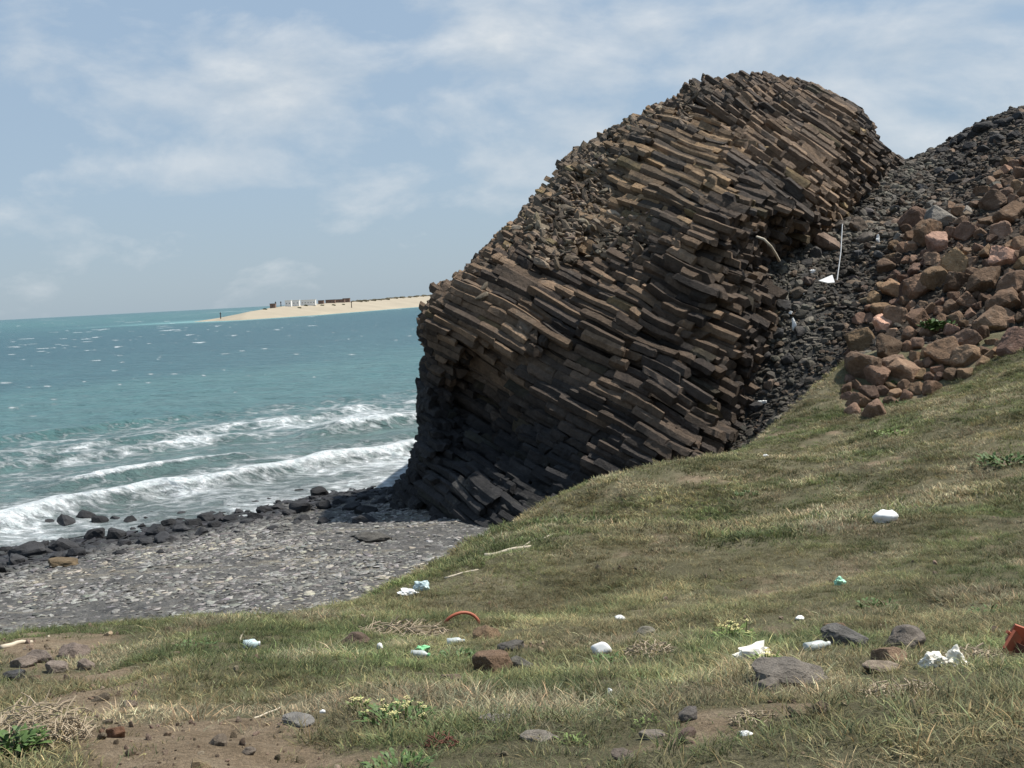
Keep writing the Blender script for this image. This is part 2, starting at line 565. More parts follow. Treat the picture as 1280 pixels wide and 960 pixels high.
CLIFF = [  # u, v, distance of the face
    (525, 645, 47.5), (470, 655, 50), (600, 690, 41.5), (700, 720, 38.5), (700, 655, 40.5), (800, 620, 40), (880, 585, 40.5),
    (530, 560, 48), (600, 560, 47), (680, 580, 44), (760, 560, 42.5), (850, 530, 41.8), (920, 500, 43.5),
    (530, 460, 48), (585, 480, 50.2), (605, 525, 49.6), (645, 465, 46.4), (965, 313, 50.2), (995, 303, 51.2), (740, 450, 44.8), (840, 440, 43.6), (920, 420, 44.5), (965, 400, 46.5),
    (540, 385, 48.5), (600, 380, 48), (680, 370, 47.5), (770, 360, 46.6), (860, 340, 45.6), (940, 330, 47.5), (985, 350, 49.5),
    (620, 310, 51), (700, 300, 51), (780, 290, 51), (850, 280, 47.6), (920, 262, 47.2), (990, 270, 50), (1040, 270, 53.5),
    (690, 235, 55), (740, 235, 55.5), (800, 230, 52.5), (870, 215, 51.5), (940, 210, 51.5), (1010, 210, 53.5), (1080, 225, 60),
    (720, 195, 58), (800, 175, 55.5), (880, 165, 55.8), (960, 160, 57), (1040, 165, 58.5), (1100, 190, 63), (1125, 205, 67),
    (850, 122, 62), (930, 100, 64), (1000, 106, 63.5), (1060, 132, 62),
]
_cp = np.array(CLIFF, float)
_cliff = rbf(_cp[:, :2], _cp[:, 2], 2e-3)


def face_d(u, v, sd):
    """distance of the cliff face, rounding away at its edges"""
    d = _cliff(u, v)
    t = np.clip(1 - sd / 26.0, 0, 1)
    left = 1 - smooth(1000, 1060, u)
    return d + 2.6 * (1 - np.sqrt(np.maximum(1 - t * t, 0))) * (0.35 + 0.65 * left)


def mat_cliff():
    k = NT('columnar_basalt', 0.82, 0.3)
    p = k.pos()
    c = k.attr('tint')
    n1 = k.noise(1.3, 7, 0.68, p); n2 = k.noise(7, 7, 0.72, p); n3 = k.noise(26, 4, 0.7, p)
    c = k.mix(1.0, c, k.ramp(n1, [(0.28, 0.55), (0.72, 1.45)]), 'MULTIPLY')
    c = k.mix(1.0, c, k.ramp(n2, [(0.3, 0.68), (0.7, 1.3)]), 'MULTIPLY')
    c = k.mix(k.math('MULTIPLY', k.ramp(k.noise(0.55, 8, 0.75, p), [(0.56, 0.0), (0.72, 0.55)]), k.ramp(n2, [(0.4, 0.2), (0.6, 1.0)])), c, (0.20, 0.185, 0.155))
    k.color(c)
    k.bump(k.math('ADD', k.math('ADD', k.math('MULTIPLY', n1, 0.8), n2), k.math('MULTIPLY', n3, 0.5)), 1.0, 0.14)
    return k.m


M_CLIFF = mat_cliff()


def hex_lattice(step, ni, nj, seed, jit=0.24):
    """cells of a jittered honeycomb: centres (n,2) and corner rings (n,6,2)"""
    I, J = np.meshgrid(np.arange(-ni, ni + 1), np.arange(-nj, nj + 1), indexing='ij')
    I, J = I.ravel(), J.ravel()
    cx = step * (I + 0.5 * (J & 1)); cy = step * 0.8660254 * J
    r = step / math.sqrt(3)
    ang = np.pi / 6 + np.arange(6) * np.pi / 3
    X_ = cx[:, None] + r * np.cos(ang); Y_ = cy[:, None] + r * np.sin(ang)
    qx, qy = np.round(X_ / step * 24), np.round(Y_ / step * 24)
    a = _hash(qx, qy, 0 * qx, seed) * 2 * np.pi
    m = jit * step * np.sqrt(_hash(qx, qy, 0 * qx, seed + 5))
    X_ = X_ + m * np.cos(a); Y_ = Y_ + m * np.sin(a)
    return np.stack([cx, cy], 1), np.stack([X_, Y_], -1)


def face_axis(region, theta):
    """mean direction in the rock face of lines that look tilted by theta"""
    U_, V__ = np.meshgrid(np.arange(480, 1120, 14.0), np.arange(90, 700, 14.0))
    k_ = (poly_sd(U_, V__, OUT) > 22) & (poly_sd(U_, V__, np.array(region, float)) > 4)
    U_, V__ = U_[k_], V__[k_]
    du, dv = 14 * math.cos(theta), 14 * math.sin(theta)
    d = at(U_ + du, V__ + dv, _cliff(U_ + du, V__ + dv)) - at(U_ - du, V__ - dv, _cliff(U_ - du, V__ - dv))
    d = (d / np.linalg.norm(d, axis=1, keepdims=True)).mean(0)
    return d / np.linalg.norm(d)


def columns(name, region, centre, theta, bend, step, seg, seed, tint, parent, thick=3.0, rough=1.0, rise=0.0):
    """fill the skin of the cliff inside REGION with broken hexagonal prisms lying along one direction"""
    rg = np.random.default_rng(seed)
    a = face_axis(region, theta)
    b = np.cross([0, 0, 1.0], a); b /= np.linalg.norm(b)
    c = np.cross(a, b)
    O = np.asarray(centre, float)
    cc, rings = hex_lattice(step, int(19 / step), int(19 / step), seed)
    hx = np.array([a[0], a[1]]); hx /= np.linalg.norm(hx)

    def warp(P):
        s = (P[..., :2] - O[:2]) @ hx
        Q = P.copy()
        Q[..., 2] -= 0.5 * bend * s * np.abs(s) ** 0.6
        # gentle waviness shared by neighbouring columns
        Q[..., 2] += 0.22 * vnoise(P[..., 0] / 2.4, P[..., 1] / 2.4, P[..., 2] / 2.4, seed + 1)
        Q[..., 1] += 0.18 * vnoise(P[..., 0] / 2.1, P[..., 1] / 2.1, P[..., 2] / 2.1, seed + 2)
        return Q
    cell, s0, s1 = [], [], []
    for i in range(len(cc)):
        s = -20 + rg.uniform(0, seg)
        while s < 20:
            L = seg * float(np.clip(rg.lognormal(0, 0.5), 0.35, 2.6))
            cell.append(i); s0.append(s); s1.append(s + L); s += L
    cell = np.array(cell); s0 = np.array(s0); s1 = np.array(s1)
    REG = np.array(region, float)

    def pt(cl, q): return warp(O + q[:, None] * a + cc[cl, 0][:, None] * b + cc[cl, 1][:, None] * c)

    def judge(cl, q):
        """depth of a point behind the eroded face, distance inside the outline, inside the region"""
        m = pt(cl, q)
        u, v = project(m)
        sd = poly_sd(u, v, OUT)
        cr = _hash(cl, 0 * cl, 0 * cl, seed + 3)
        saw = ((q / 5.5 + 0.9 * vnoise(cc[cl, 0] / 2.2, cc[cl, 1] / 2.2, None, seed + 8)) % 1.0)
        pert = 1.15 * fbm(q / 6.5, cc[cl, 0] / 2.4, cc[cl, 1] / 2.4, seed + 4, 3) + 0.62 * (0.5 - saw) + 0.22 * (cr - 0.5)
        t = m[:, 1] - face_d(u, v, np.maximum(sd, 0)) - rough * pert
        return m, t, sd - 2.5 + 3.5 * vnoise(u / 9, v / 9, None, seed + 6) + 4.5 * vnoise(u / 34, v / 34, None, seed + 7), poly_sd(u, v, REG) + 9 * vnoise(u / 30, v / 30, None, seed), u

    keepers = []
    for level in range(3):
        mid, t, sd, rx, u = judge(cell, (s0 + s1) / 2)
        k = (mid[:, 1] > 35) & (rx > -30) & (sd > -40) & (t > -3) & (t < thick + 6)
        cell, s0, s1 = cell[k], s0[k], s1[k]
        mid, t, sd, rx = mid[k], t[k], sd[k], rx[k]
        e0, e1 = judge(cell, s0 + 0.12 * (s1 - s0)), judge(cell, s1 - 0.12 * (s1 - s0))
        inside = (t > 0) & (t < thick + 4.0 * smooth(40, 6, sd)) & (sd > 0) & (rx > 0) & (mid[:, 2] > -0.6)
        tol = -0.30 - 0.32 * _hash(cell, np.floor(s0 * 7), 0 * cell, seed + 9)
        poke = (np.minimum(e0[1], e1[1]) < tol) | (np.minimum(e0[2], e1[2]) < -1.5)
        last = level == 2
        good = inside & (~poke | (last & (np.minimum(e0[2], e1[2]) > -3.0)))
        keepers.append((cell[good], s0[good], s1[good], mid[good]))
        again = poke & ~good & ((s1 - s0) > 0.35)
        if last: break
        c2, a2, b2 = cell[again], s0[again], s1[again]
        cut = 0.35 + 0.3 * _hash(c2, np.floor(a2 * 11), 0 * c2, seed + 10)
        m2 = a2 + cut * (b2 - a2)
        cell, s0, s1 = np.concatenate([c2, c2]), np.concatenate([a2, m2]), np.concatenate([m2, b2])
    cell, s0, s1, mid = [np.concatenate(q) for q in zip(*keepers)]
    crand = _hash(cell, 0 * cell, 0 * cell, seed + 3)
    n = len(cell)
    NR = 7
    fr = np.linspace(0, 1, NR)
    S = s0[:, None] + (s1 - s0)[:, None] * fr
    S = S[:, :, None] * np.ones(6)
    tilt = rg.normal(0, 0.28, (n, 2, 2))
    ring = rings[cell]                                        # n,6,2
    rel = ring - cc[cell][:, None]
    shr = (1.01 - 0.03 * rg.random(n))[:, None, None]
    rel = rel * shr
    for e, q in ((0, 0), (NR - 1, 1)):
        S[:, e] += (rel * tilt[:, q][:, None]).sum(-1)
    # every ring wanders and swells a little; the ends are worn in
    wob = 1 + 0.05 * rg.normal(size=(n, NR, 1, 1)) + 0.055 * rg.normal(size=(n, NR, 6, 1))
    wob[:, 0] *= 0.93; wob[:, -1] *= 0.93
    rr = rel[:, None] * wob + cc[cell][:, None, None] + 0.02 * step * rg.normal(size=(n, NR, 1, 2))
    # the worn rings sit close to the ends
    ln = (s1 - s0)
    S[:, 1] = S[:, 0] + np.minimum(0.09, 0.2 * ln)[:, None]
    S[:, -2] = S[:, -1] - np.minimum(0.09, 0.2 * ln)[:, None]
    P = O + S[..., None] * a + rr[..., 0][..., None] * b + rr[..., 1][..., None] * c
    # loosened blocks turn a few degrees
    ctr = P.mean((1, 2), keepdims=True)
    ax = rg.normal(size=(n, 1, 1, 3)) * 0.014
    P = P + np.cross(np.broadcast_to(ax, P.shape), P - ctr) + rg.normal(size=(n, 1, 1, 3)) * 0.03
    P = warp(P)
    V = P.reshape(-1, 3)
    base = (np.arange(n) * NR * 6)[:, None]
    fs = []
    for r_ in range(NR - 1):
        for q in range(6):
            fs.append(np.concatenate([base + r_ * 6 + q, base + r_ * 6 + (q + 1) % 6, base + (r_ + 1) * 6 + (q + 1) % 6, base + (r_ + 1) * 6 + q], 1))
    quads = np.concatenate(fs)
    # 6-gon ends as two quads each
    e0 = np.concatenate([np.concatenate([base + 3, base + 2, base + 1, base + 0], 1), np.concatenate([base + 5, base + 4, base + 3, base + 0], 1)])
    m = (NR - 1) * 6
    e1 = np.concatenate([np.concatenate([base + m, base + m + 1, base + m + 2, base + m + 3], 1), np.concatenate([base + m, base + m + 3, base + m + 4, base + m + 5], 1)])
    faces = np.concatenate([quads, e0, e1])
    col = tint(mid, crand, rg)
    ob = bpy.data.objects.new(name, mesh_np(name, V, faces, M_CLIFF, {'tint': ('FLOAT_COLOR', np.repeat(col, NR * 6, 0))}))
    link(ob, parent)
    return ob, n


# the solid rock behind the columns
core_poly = OUT
us, vs = np.arange(455, 1150, 7.0), np.arange(80, 760, 7.0)
U, V_ = np.meshgrid(us, vs)
SD = poly_sd(U, V_, OUT)
ok = SD > 5
Dc = face_d(U, V_, np.maximum(SD - 5, 0)) + 1.5 + 0.5 * fbm(U / 40, V_ / 40, None, 5, 3)
front = at(U, V_, Dc)
back = front.copy(); back[..., 1] += 16; back[..., 2] = np.minimum(back[..., 2] * 0.6, 9)
idx = -np.ones(U.shape, int)
cell_ok = ok[:-1, :-1] & ok[1:, :-1] & ok[:-1, 1:] & ok[1:, 1:]
use = np.zeros(U.shape, bool)
for dy in (0, 1):
    for dx in (0, 1):
        use[dy:dy + cell_ok.shape[0], dx:dx + cell_ok.shape[1]] |= cell_ok
idx[use] = np.arange(use.sum())
nv = int(use.sum())
fc = []
ii, jj = np.nonzero(cell_ok)
for i, j in zip(ii, jj):
    a_, b_, c_, d_ = idx[i, j], idx[i, j + 1], idx[i + 1, j + 1], idx[i + 1, j]
    fc.append((d_, c_, b_, a_)); fc.append((a_ + nv, b_ + nv, c_ + nv, d_ + nv))
    for (p, q, di, dj) in ((a_, b_, -1, 0), (b_, c_, 0, 1), (c_, d_, 1, 0), (d_, a_, 0, -1)):
        y_, x_ = i + di, j + dj
        if not (0 <= y_ < cell_ok.shape[0] and 0 <= x_ < cell_ok.shape[1] and cell_ok[y_, x_]):
            fc.append((p, q, q + nv, p + nv))
allv = np.concatenate([front[use], back[use]])
cliff = link(bpy.data.objects.new('cliff', mesh_np('cliff', allv, np.array(fc), M_CLIFF, {'tint': ('FLOAT_COLOR', np.tile([0.045, 0.04, 0.035], (2 * nv, 1)))}, True)))
tag(cliff, 'dark basalt cliff of slanting hexagonal columns standing between the sea and the grassy slope', 'cliff', kind='structure')


def tone(low, high, spread=0.35):
    """stone colour: brown grey above, black where the tide wets the foot and, as painted shade, higher on the left"""
    low, high = np.array(low), np.array(high)

    def f(mid, cr, rg):
        n = len(mid)
        m = np.clip(0.5 + 0.55 * fbm(mid[:, 0] / 4, mid[:, 1] / 4, mid[:, 2] / 4, 51, 3) * 2 + 0.3 * rg.normal(size=n), 0, 1)[:, None]
        c = low * (1 - m) + high * m
        c = c * np.exp(spread * (0.6 * rg.normal(size=n) + 0.8 * (cr - 0.5)))[:, None]
        wet_shade = smooth(8.6, 3.0, mid[:, 2] + 1.6 * fbm(mid[:, 0] / 3, mid[:, 1] / 3, None, 61, 3) + 0.28 * (mid[:, 0] - 0))[:, None]  # foot wetted by the tide, plus shade painted higher up the left side
        c = c * (1 - wet_shade) + np.array([0.028, 0.027, 0.027]) * wet_shade * (0.7 + 0.6 * rg.random((n, 1)))
        grn = (rg.random(n) < 0.04)[:, None]
        return np.where(grn, c * np.array([1.0, 1.05, 0.85]), c)
    return f


ALL = [(300, 0), (1250, 0), (1250, 900), (300, 900)]
R_UP = [(715, 330), (700, 250), (735, 205), (790, 150), (880, 130), (935, 170), (915, 235), (880, 262), (830, 290), (790, 318)]
R_RT = [(800, 145), (840, 60), (1200, 60), (1200, 330), (1075, 262), (1000, 262), (955, 240), (935, 205), (935, 170), (885, 132)]
R_LOW = [(300, 380), (470, 250), (560, 300), (640, 250), (690, 330), (790, 322), (850, 285), (900, 250), (945, 215), (960, 240), (1010, 265), (1090, 255), (1100, 420), (930, 800), (640, 800), (660, 640), (600, 560), (560, 500), (500, 470)]
R_FOOT = [(430, 470), (510, 465), (560, 495), (600, 555), (665, 640), (650, 800), (430, 800)]
R_CREST = [(520, 390), (560, 300), (680, 190), (850, 80), (900, 60), (890, 125), (790, 150), (735, 205), (700, 250), (690, 325), (640, 255), (565, 305)]
ncol = 0
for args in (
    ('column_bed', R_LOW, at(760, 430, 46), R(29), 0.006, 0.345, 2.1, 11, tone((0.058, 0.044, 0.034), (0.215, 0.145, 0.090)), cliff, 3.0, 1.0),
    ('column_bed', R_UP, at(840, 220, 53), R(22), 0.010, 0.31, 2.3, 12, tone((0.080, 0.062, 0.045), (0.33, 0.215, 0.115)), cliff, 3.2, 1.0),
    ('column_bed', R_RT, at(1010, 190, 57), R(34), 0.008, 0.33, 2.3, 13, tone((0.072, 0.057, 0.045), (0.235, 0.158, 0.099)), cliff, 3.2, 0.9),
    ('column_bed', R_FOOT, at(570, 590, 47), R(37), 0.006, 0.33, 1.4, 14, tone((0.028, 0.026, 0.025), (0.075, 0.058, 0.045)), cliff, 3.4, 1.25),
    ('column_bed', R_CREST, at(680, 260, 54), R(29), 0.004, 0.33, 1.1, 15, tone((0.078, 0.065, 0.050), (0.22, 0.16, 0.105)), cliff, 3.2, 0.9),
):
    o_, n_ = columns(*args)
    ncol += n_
print('columns', ncol)

# ================================================================== SEA
def wave_fields(x, y):
    w, l = shore(x, y)
    n_lo = vnoise(l / 14.0, w / 30.0, None, 101)
    n_md = fbm(l / 4.0, w / 4.0, None, 103, 4)
    h = np.zeros_like(w); foam = np.zeros_like(w)
    near = smooth(170, 40, w)
    # long swell
    h += near * 0.13 * np.sin(w / 3.1 + 1.3 * n_lo + l * 0.03) + 0.10 * near * fbm(x / 2.2, y / 2.2, None, 107, 3) * 2
    # breakers: (crest position, height, steepness, start, end along the shore)
    for (w0, tilt, A, l0, l1, sd_) in ((6.0, 0.11, 0.75, -30, 60, 1), (16.9, 0.0, 0.6, 8.5, 20.0, 2), (22.3, 0.01, 0.9, 29.5, 48, 3), (12.6, 0.09, 0.3, 16, 60, 4), (27.0, 0, 0.55, 3, 26, 6), (34, 0.02, 0.5, -30, 60, 5), (44, 0.02, .5, -30, 60, 7)):
        c = w0 + tilt * np.maximum(l, -6) + 1.1 * vnoise(l / 7.0, 0 * l, None, 110 + sd_) + 0.5 * vnoise(l / 2.0, 0 * l, None, 120 + sd_)
        along = smooth(l0 - 3, l0 + 2, l) * smooth(l1 + 3, l1 - 2, l)
        d = w - c
        prof = np.where(d < 0, np.exp(-(d / 0.9) ** 2), np.exp(-(d / 2.6) ** 2))
        h += A * along * prof * (1 + 0.25 * n_md)
        if w0 == 6.0:
            dn = d + 0.5 * n_md
            f = smooth(-1.1, -0.1, dn) * smooth(3.2 + 0.06 * np.maximum(l, 0), 0.4, dn)
            foam = np.maximum(foam, along * (0.98 * f * (0.95 + 0.35 * n_md)))
        elif w0 in (16.9, 22.3):
            f = smooth(-0.7, -0.3, d) * smooth(0.9, 0.1, d)
            foam = np.maximum(foam, along * 1.1 * f * (0.8 + 0.6 * n_md))
        elif w0 == 13.2:
            f = smooth(-2.6, -0.2, d) * smooth(2.2, 0.2, d)
            foam = np.maximum(foam, along * 0.6 * f * (0.9 + 0.5 * n_md))
    # wash between the breaker and the stones
    foam = np.maximum(foam, smooth(11, 6.0, w) * (0.60 + 0.6 * n_md))
    # spent foam drifting behind the break
    st = fbm(l / 4.0, w / 1.5, None, 131, 5)
    foam = np.maximum(foam, smooth(7, 9, w) * smooth(19, 12, w) * smooth(-6, 8, l) * (0.62 + 0.6 * st))
    foam = np.maximum(foam, smooth(20, 27, w) * smooth(58, 34, w) * smooth(-2, 14, l) * (0.53 + 0.62 * st))
    foam = np.maximum(foam, smooth(12, 20, w) * smooth(70, 34, w) * (0.30 + 0.55 * st))
    # scattered whitecaps
    sx = 1 + np.maximum(w, 0) / 150.0
    wc = fbm(l / (1.5 * sx) + 0.6 * vnoise(w / 5, l / 5, None, 147), w / (0.9 * sx), None, 141, 3)
    big = vnoise(l / (22 * sx), w / (22 * sx), None, 144)
    foam = np.maximum(foam, smooth(30, 50, w) * smooth(0.42, 0.66, wc + 0.16 * big) * 0.74)
    return w, l, h, np.clip(foam, 0, 1.2)


yy = np.concatenate([np.linspace(30, 44, 40)[:-1], np.linspace(44, 100, 300)[:-1], 100 * (1.022 ** np.arange(0, 250))])
yy = yy[yy < 21000]
tt = np.concatenate([np.linspace(-2.2, -0.62, 80)[:-1], np.linspace(-0.62, 0.02, 330)[:-1], np.linspace(0.02, 1.6, 60)])
Yg, T = np.meshgrid(yy, tt, indexing='ij')
Xg = Yg * T
w, l, hh, fo = wave_fields(Xg, Yg)
Zg = hh * smooth(-3.0, 4, w) + 0.05
# water colour by depth and sand below
dep = np.log(np.maximum(w, 1.0))
stops = np.log(np.array([1, 8, 20, 40, 75, 150, 330, 700, 1500, 6000]))
cols = np.array([(0.11, 0.14, 0.13), (0.115, 0.16, 0.15), (0.10, 0.165, 0.155), (0.085, 0.165, 0.16), (0.064, 0.158, 0.158), (0.042, 0.120, 0.134), (0.032, 0.100, 0.118), (0.038, 0.115, 0.128), (0.06, 0.16, 0.158), (0.055, 0.14, 0.145)])
dd = dep + 0.35 * vnoise(l / 40, w / 25, None, 151) + 0.15 * vnoise(l / 10, w / 6, None, 152)
wc_ = np.stack([np.interp(dd, stops, cols[:, i]) for i in range(3)], -1)


nI, nJ = 160, 26
isl_u = np.linspace(243, 760, nI)
near_v = np.interp(isl_u, [243, 300, 400, 540, 760], [402.5, 400.5, 394.0, 382.6, 366.0])
nearP = np.array([on_level(u, v, 0.0) for u, v in zip(isl_u, near_v)])
near_x, near_y = nearP[:, 0], nearP[:, 1]
o_ = np.argsort(near_x)
shelf = np.interp(Xg, near_x[o_], near_y[o_]) - Yg                     # metres in front of the spit
past = np.maximum(near_x.min() - Xg, 0)
sh = np.exp(-np.where(shelf > 0, shelf / 45.0, -shelf / 160.0) ** 2) * np.exp(-(past / 70.0) ** 2) * (Yg > 500)
wc_ = wc_ * (1.0 - 0.14 * smooth(3.0, 5.5, dd))[..., None]
wc_ = wc_ * (1 - 0.8 * sh[..., None]) + np.array((0.16, 0.34, 0.32)) * 0.8 * sh[..., None]
fo = np.maximum(fo, 0.75 * np.exp(-(shelf / 9.0) ** 2) * np.exp(-(past / 40.0) ** 2) * (Yg > 500) * (0.6 + 0.4 * vnoise(Xg / 30, Yg / 60, None, 171)))
horizon_caps = smooth(0.25, 0.6, fbm(Xg / 60.0, np.log(Yg) * 14, None, 173, 3)) * smooth(1500, 2200, Yg) * smooth(9000, 4000, Yg)
fo = np.maximum(fo, 0.55 * horizon_caps)


def mat_sea():
    k = NT('sea_water', 0.3, 0.22)
    p = k.pos()
    m1 = k.n('ShaderNodeMapping', {'Vector': p, 'Rotation': (0, 0, -math.atan2(EL[1], EL[0])), 'Scale': (0.8, 1.25, 1)}).outputs[0]
    f = k.attr('foam', out='Fac')
    lace = k.noise(1.9, 9, 0.75, m1, 0.5)
    cellv = k.voro(1.2, k.mix(0.35, m1, k.n('ShaderNodeTexNoise', {'Vector': m1, 'Scale': 1.5, 'Detail': 4}).outputs['Color']), 'DISTANCE_TO_EDGE')
    web = k.ramp(cellv, [(0.0, 1.0), (0.22, 0.0)])
    fl = k.math('ADD', k.math('MULTIPLY', k.math('ADD', k.math('MULTIPLY', k.math('SUBTRACT', lace, 0.5), 2.2), 0.42), 0.75), k.math('MULTIPLY', web, 0.26))
    fac = k.ramp(k.math('SUBTRACT', k.math('ADD', f, fl), 0.52), [(0.24, 0.0), (0.46, 0.42), (0.76, 0.94)])
    body = k.mix(1.0, k.attr('body'), k.ramp(k.noise(0.35, 9, 0.78, m1), [(0.3, 0.62), (0.7, 1.4)]), 'MULTIPLY')
    white = k.mix(k.ramp(k.noise(1.6, 9, 0.75, p), [(0.32, 0.0), (0.62, 1.0)]), (0.40, 0.47, 0.47), (0.80, 0.82, 0.82))
    k.color(k.mix(fac, body, white))
    k.rough(k.mix(fac, (0.3, 0.3, 0.3), (0.8, 0.8, 0.8)))
    k.bump(k.math('ADD', k.math('ADD', k.noise(0.9, 8, 0.65, m1), k.math('MULTIPLY', k.noise(0.16, 4, 0.6, m1), 3.0)), k.math('MULTIPLY', fac, 0.25)), 1.0, 0.85)
    return k.m


sea = link(bpy.data.objects.new('sea', mesh_np('sea', np.stack([Xg, Yg, Zg], -1).reshape(-1, 3), grid_faces(*Yg.shape)[:, ::-1].copy(), mat_sea(),
                                              {'foam': ('FLOAT', fo.ravel()), 'body': ('FLOAT_COLOR', wc_.reshape(-1, 3))}, True)))
tag(sea, kind='structure')

# ================================================================== FAR SANDBAR
M_SAND = mat_plain('sand', (0.33, 0.285, 0.21), 0.9, 0.22, 0.03)
width = np.interp(isl_u, [243, 260, 320, 420, 540, 760], [4, 40, 150, 320, 480, 700])
crest_h = np.interp(isl_u, [243, 265, 300, 340, 400, 470, 540, 760], [0.3, 2.0, 6.0, 9.0, 9.5, 10.5, 12.5, 14])
J = np.linspace(0, 1, nJ)
prof = np.interp(J, [0, 0.12, 0.45, 0.75, 1], [-0.15, 0.22, 0.92, 1.0, -0.1])
IX = nearP[:, 0][:, None] + (J * width[:, None]) * -0.12
IY = nearP[:, 1][:, None] + J * width[:, None]
IZ = crest_h[:, None] * prof + 0.9 * fbm(IX / 25, IY / 60, None, 201, 3) * np.minimum(1, crest_h / 5)[:, None]
IZ[:, 0] = -0.5; IZ[:, -1] = -0.5
sandbar = link(bpy.data.objects.new('sandbar', mesh_np('sandbar', np.stack([IX, IY, IZ], -1).reshape(-1, 3), grid_faces(nI, nJ), M_SAND, None, True)))
tag(sandbar, 'pale sand spit reaching out across the sea', kind='structure')


def sand_z(x, y):
    k_ = np.argmin((IX - x) ** 2 + (IY - y) ** 2)
    return IZ.ravel()[k_]


def sand_at(u, j):
    i = np.interp(u, isl_u, np.arange(nI)); i0 = int(round(float(i))); jj = int(round(j * (nJ - 1)))
    return np.array([IX[i0, jj], IY[i0, jj], IZ[i0, jj]])


mbs = MB()
for q_ in range(70):
    u_ = 438 + q_ * 2.2 + 1.5 * math.sin(q_ * 2.1); j_ = 0.55 + 0.12 * math.sin(q_ * 1.3)
    p = sand_at(u_, j_)
    mbs.lump(tuple(p + np.array([0.6 * (q_ % 3), 0, 0.3])), (2.4, 2.2, 1.0 + 0.4 * math.sin(q_ * 5.0)), q_ % 9, 3, 0.5, 2)
tag(mbs.build('scrub', mat_plain('dune_scrub', (0.10, 0.088, 0.055), 0.95, 0.35, 0.4)), 'low brown green scrub along the top of the sand spit', 'scrub', kind='stuff')
M_WHITE = mat_plain('white_paint', (0.78, 0.76, 0.72), 0.6, 0.06, 0.3)
M_BROWNW = mat_plain('brown_wall', (0.20, 0.13, 0.10), 0.8, 0.2, 0.3)
M_ROOFD = mat_plain('dark_roof', (0.10, 0.085, 0.08), 0.8, 0.2, 0.3)
M_WIN = mat_plain('dark_window', (0.03, 0.035, 0.04), 0.2, 0.1, 1.0, 0.5)
for u, j, wd, hg, mt, lab in (
        (329.5, 0.5, 4.4, 3.8, M_BROWNW, 'dark brown hut at the seaward end of the row on the sand spit'),
        (349.5, 0.5, 5.2, 5.4, M_WHITE, 'small white cube house on the sand spit, nearest to the dark brown hut'),
        (361.5, 0.5, 6.2, 5.4, M_WHITE, 'white house on the sand spit between the small cube house and the long white block'),
        (376, 0.5, 13, 5.2, M_WHITE, 'long white flat roofed block in the middle of the sand spit'),
        (391, 0.52, 5.0, 3.4, M_BROWNW, 'short brown shed directly beside the long white block on the sand spit'),
        (404, 0.52, 9.0, 3.4, M_BROWNW, 'brown shed second from the long white block, with pale band of windows'),
        (418, 0.52, 10.0, 3.4, M_BROWNW, 'long low brown shed near the inland end of the building row'),
        (429, 0.52, 7.0, 4.2, M_BROWNW, 'last brown shed of the building row, next to the cliff')):
    p = sand_at(u, j)
    b = empty('beach_house', (p[0], p[1], p[2] - 0.3))
    tag(b, lab, 'building', 'buildings on the sand spit')
    MB().box((0, 0, hg / 2), (wd, 5, hg)).build('wall', mt, b)
    MB().box((0, 0, hg + 0.12), (wd + 0.5, 5.6, 0.24)).build('roof', M_ROOFD if mt is M_BROWNW else M_WHITE, b)
    nw = max(1, int(wd / 2.6))
    for q in range(nw):
        MB().box(((q + 0.5) / nw * wd - wd / 2, -2.52, hg * 0.55), (0.7, 0.08, 0.8)).build('window', M_WIN, b)
M_POST = mat_plain('dark_post', (0.07, 0.055, 0.045), 0.8)
for u, j, hg, lab in ((273, 0.28, 5.2, 'lone dark post standing near the tip of the sand spit'), (436.5, 0.2, 6.2, 'dark post on the sand below the end of the brown sheds'),
                      (335.5, 0.5, 5.0, 'thin dark mast beside the dark brown hut'), (342, 0.5, 4.4, 'thin dark mast next to the small white cube house')):
    p = sand_at(u, j)
    o = MB().tube([(0, 0, -0.3), (0.05, 0, hg * 0.6), (0, 0, hg)], [0.42, 0.36, 0.3], 8).box((0, 0, hg * 0.82), (1.3, 0.3, 0.5)).build('post', M_POST)
    o.location = p
    tag(o, lab, 'post', 'posts on the sand spit')
for u in (322, 367, 372, 383, 396, 411, 424):
    p = sand_at(u, 0.40 + 0.05 * math.sin(u * 3.3))
    o = MB().lump((0, 0, 0.3), (1.3 + 0.4 * math.sin(u), 1.2, 0.7), int(u), 3, 0.6, 3).build('shrub', mat_plain('far_shrub', (0.05, 0.06, 0.03), 0.9, 0.4, 1.0))
    o.location = p
    tag(o, 'small dark scrub bush on the sand in front of the row of houses', 'shrub', 'scrub on the sand spit')

# ================================================================== ROCK SHAPES
def rock_mesh(name, seed, planes, rough, sub, mat, flat=(1, 1, 1), lo=0.62, edge=18):
    v, f = rock_data(seed, planes, rough, sub, lo, edge)
    me = mesh_np(name, v * np.array(flat), f, mat, None, False)
    return me


M_STONE = mat_rock('weathered_stone', True, 0.05, 2.2, 0.0)
M_STONE_I = mat_rock('loose_stone', False, 0.04, 1.6, 0.0)
M_BROWN = mat_rock('brown_boulder', True, 0.12, 1.8, 0.3)
SCREE_ROCKS = [bpy.data.objects.new('stone', rock_mesh('stone', 400 + q, 3, 0.12, 2, M_STONE_I, (1, 0.75, 0.62), 0.42)) for q in range(9)]
SLABS = [bpy.data.objects.new('slab', rock_mesh('slab', 430 + q, 4, 0.12, 2, M_STONE_I, (1, 0.7, 0.32), 0.5)) for q in range(8)]


def tints(n, base, spread, hue=0.025, rg=RNG):
    c = np.array(base) * np.exp(spread * np.clip(rg.normal(size=(n, 1)), -1.8, 1.5))
    return np.clip(c * (1 + hue * rg.normal(size=(n, 3))), 0.004, 0.85)


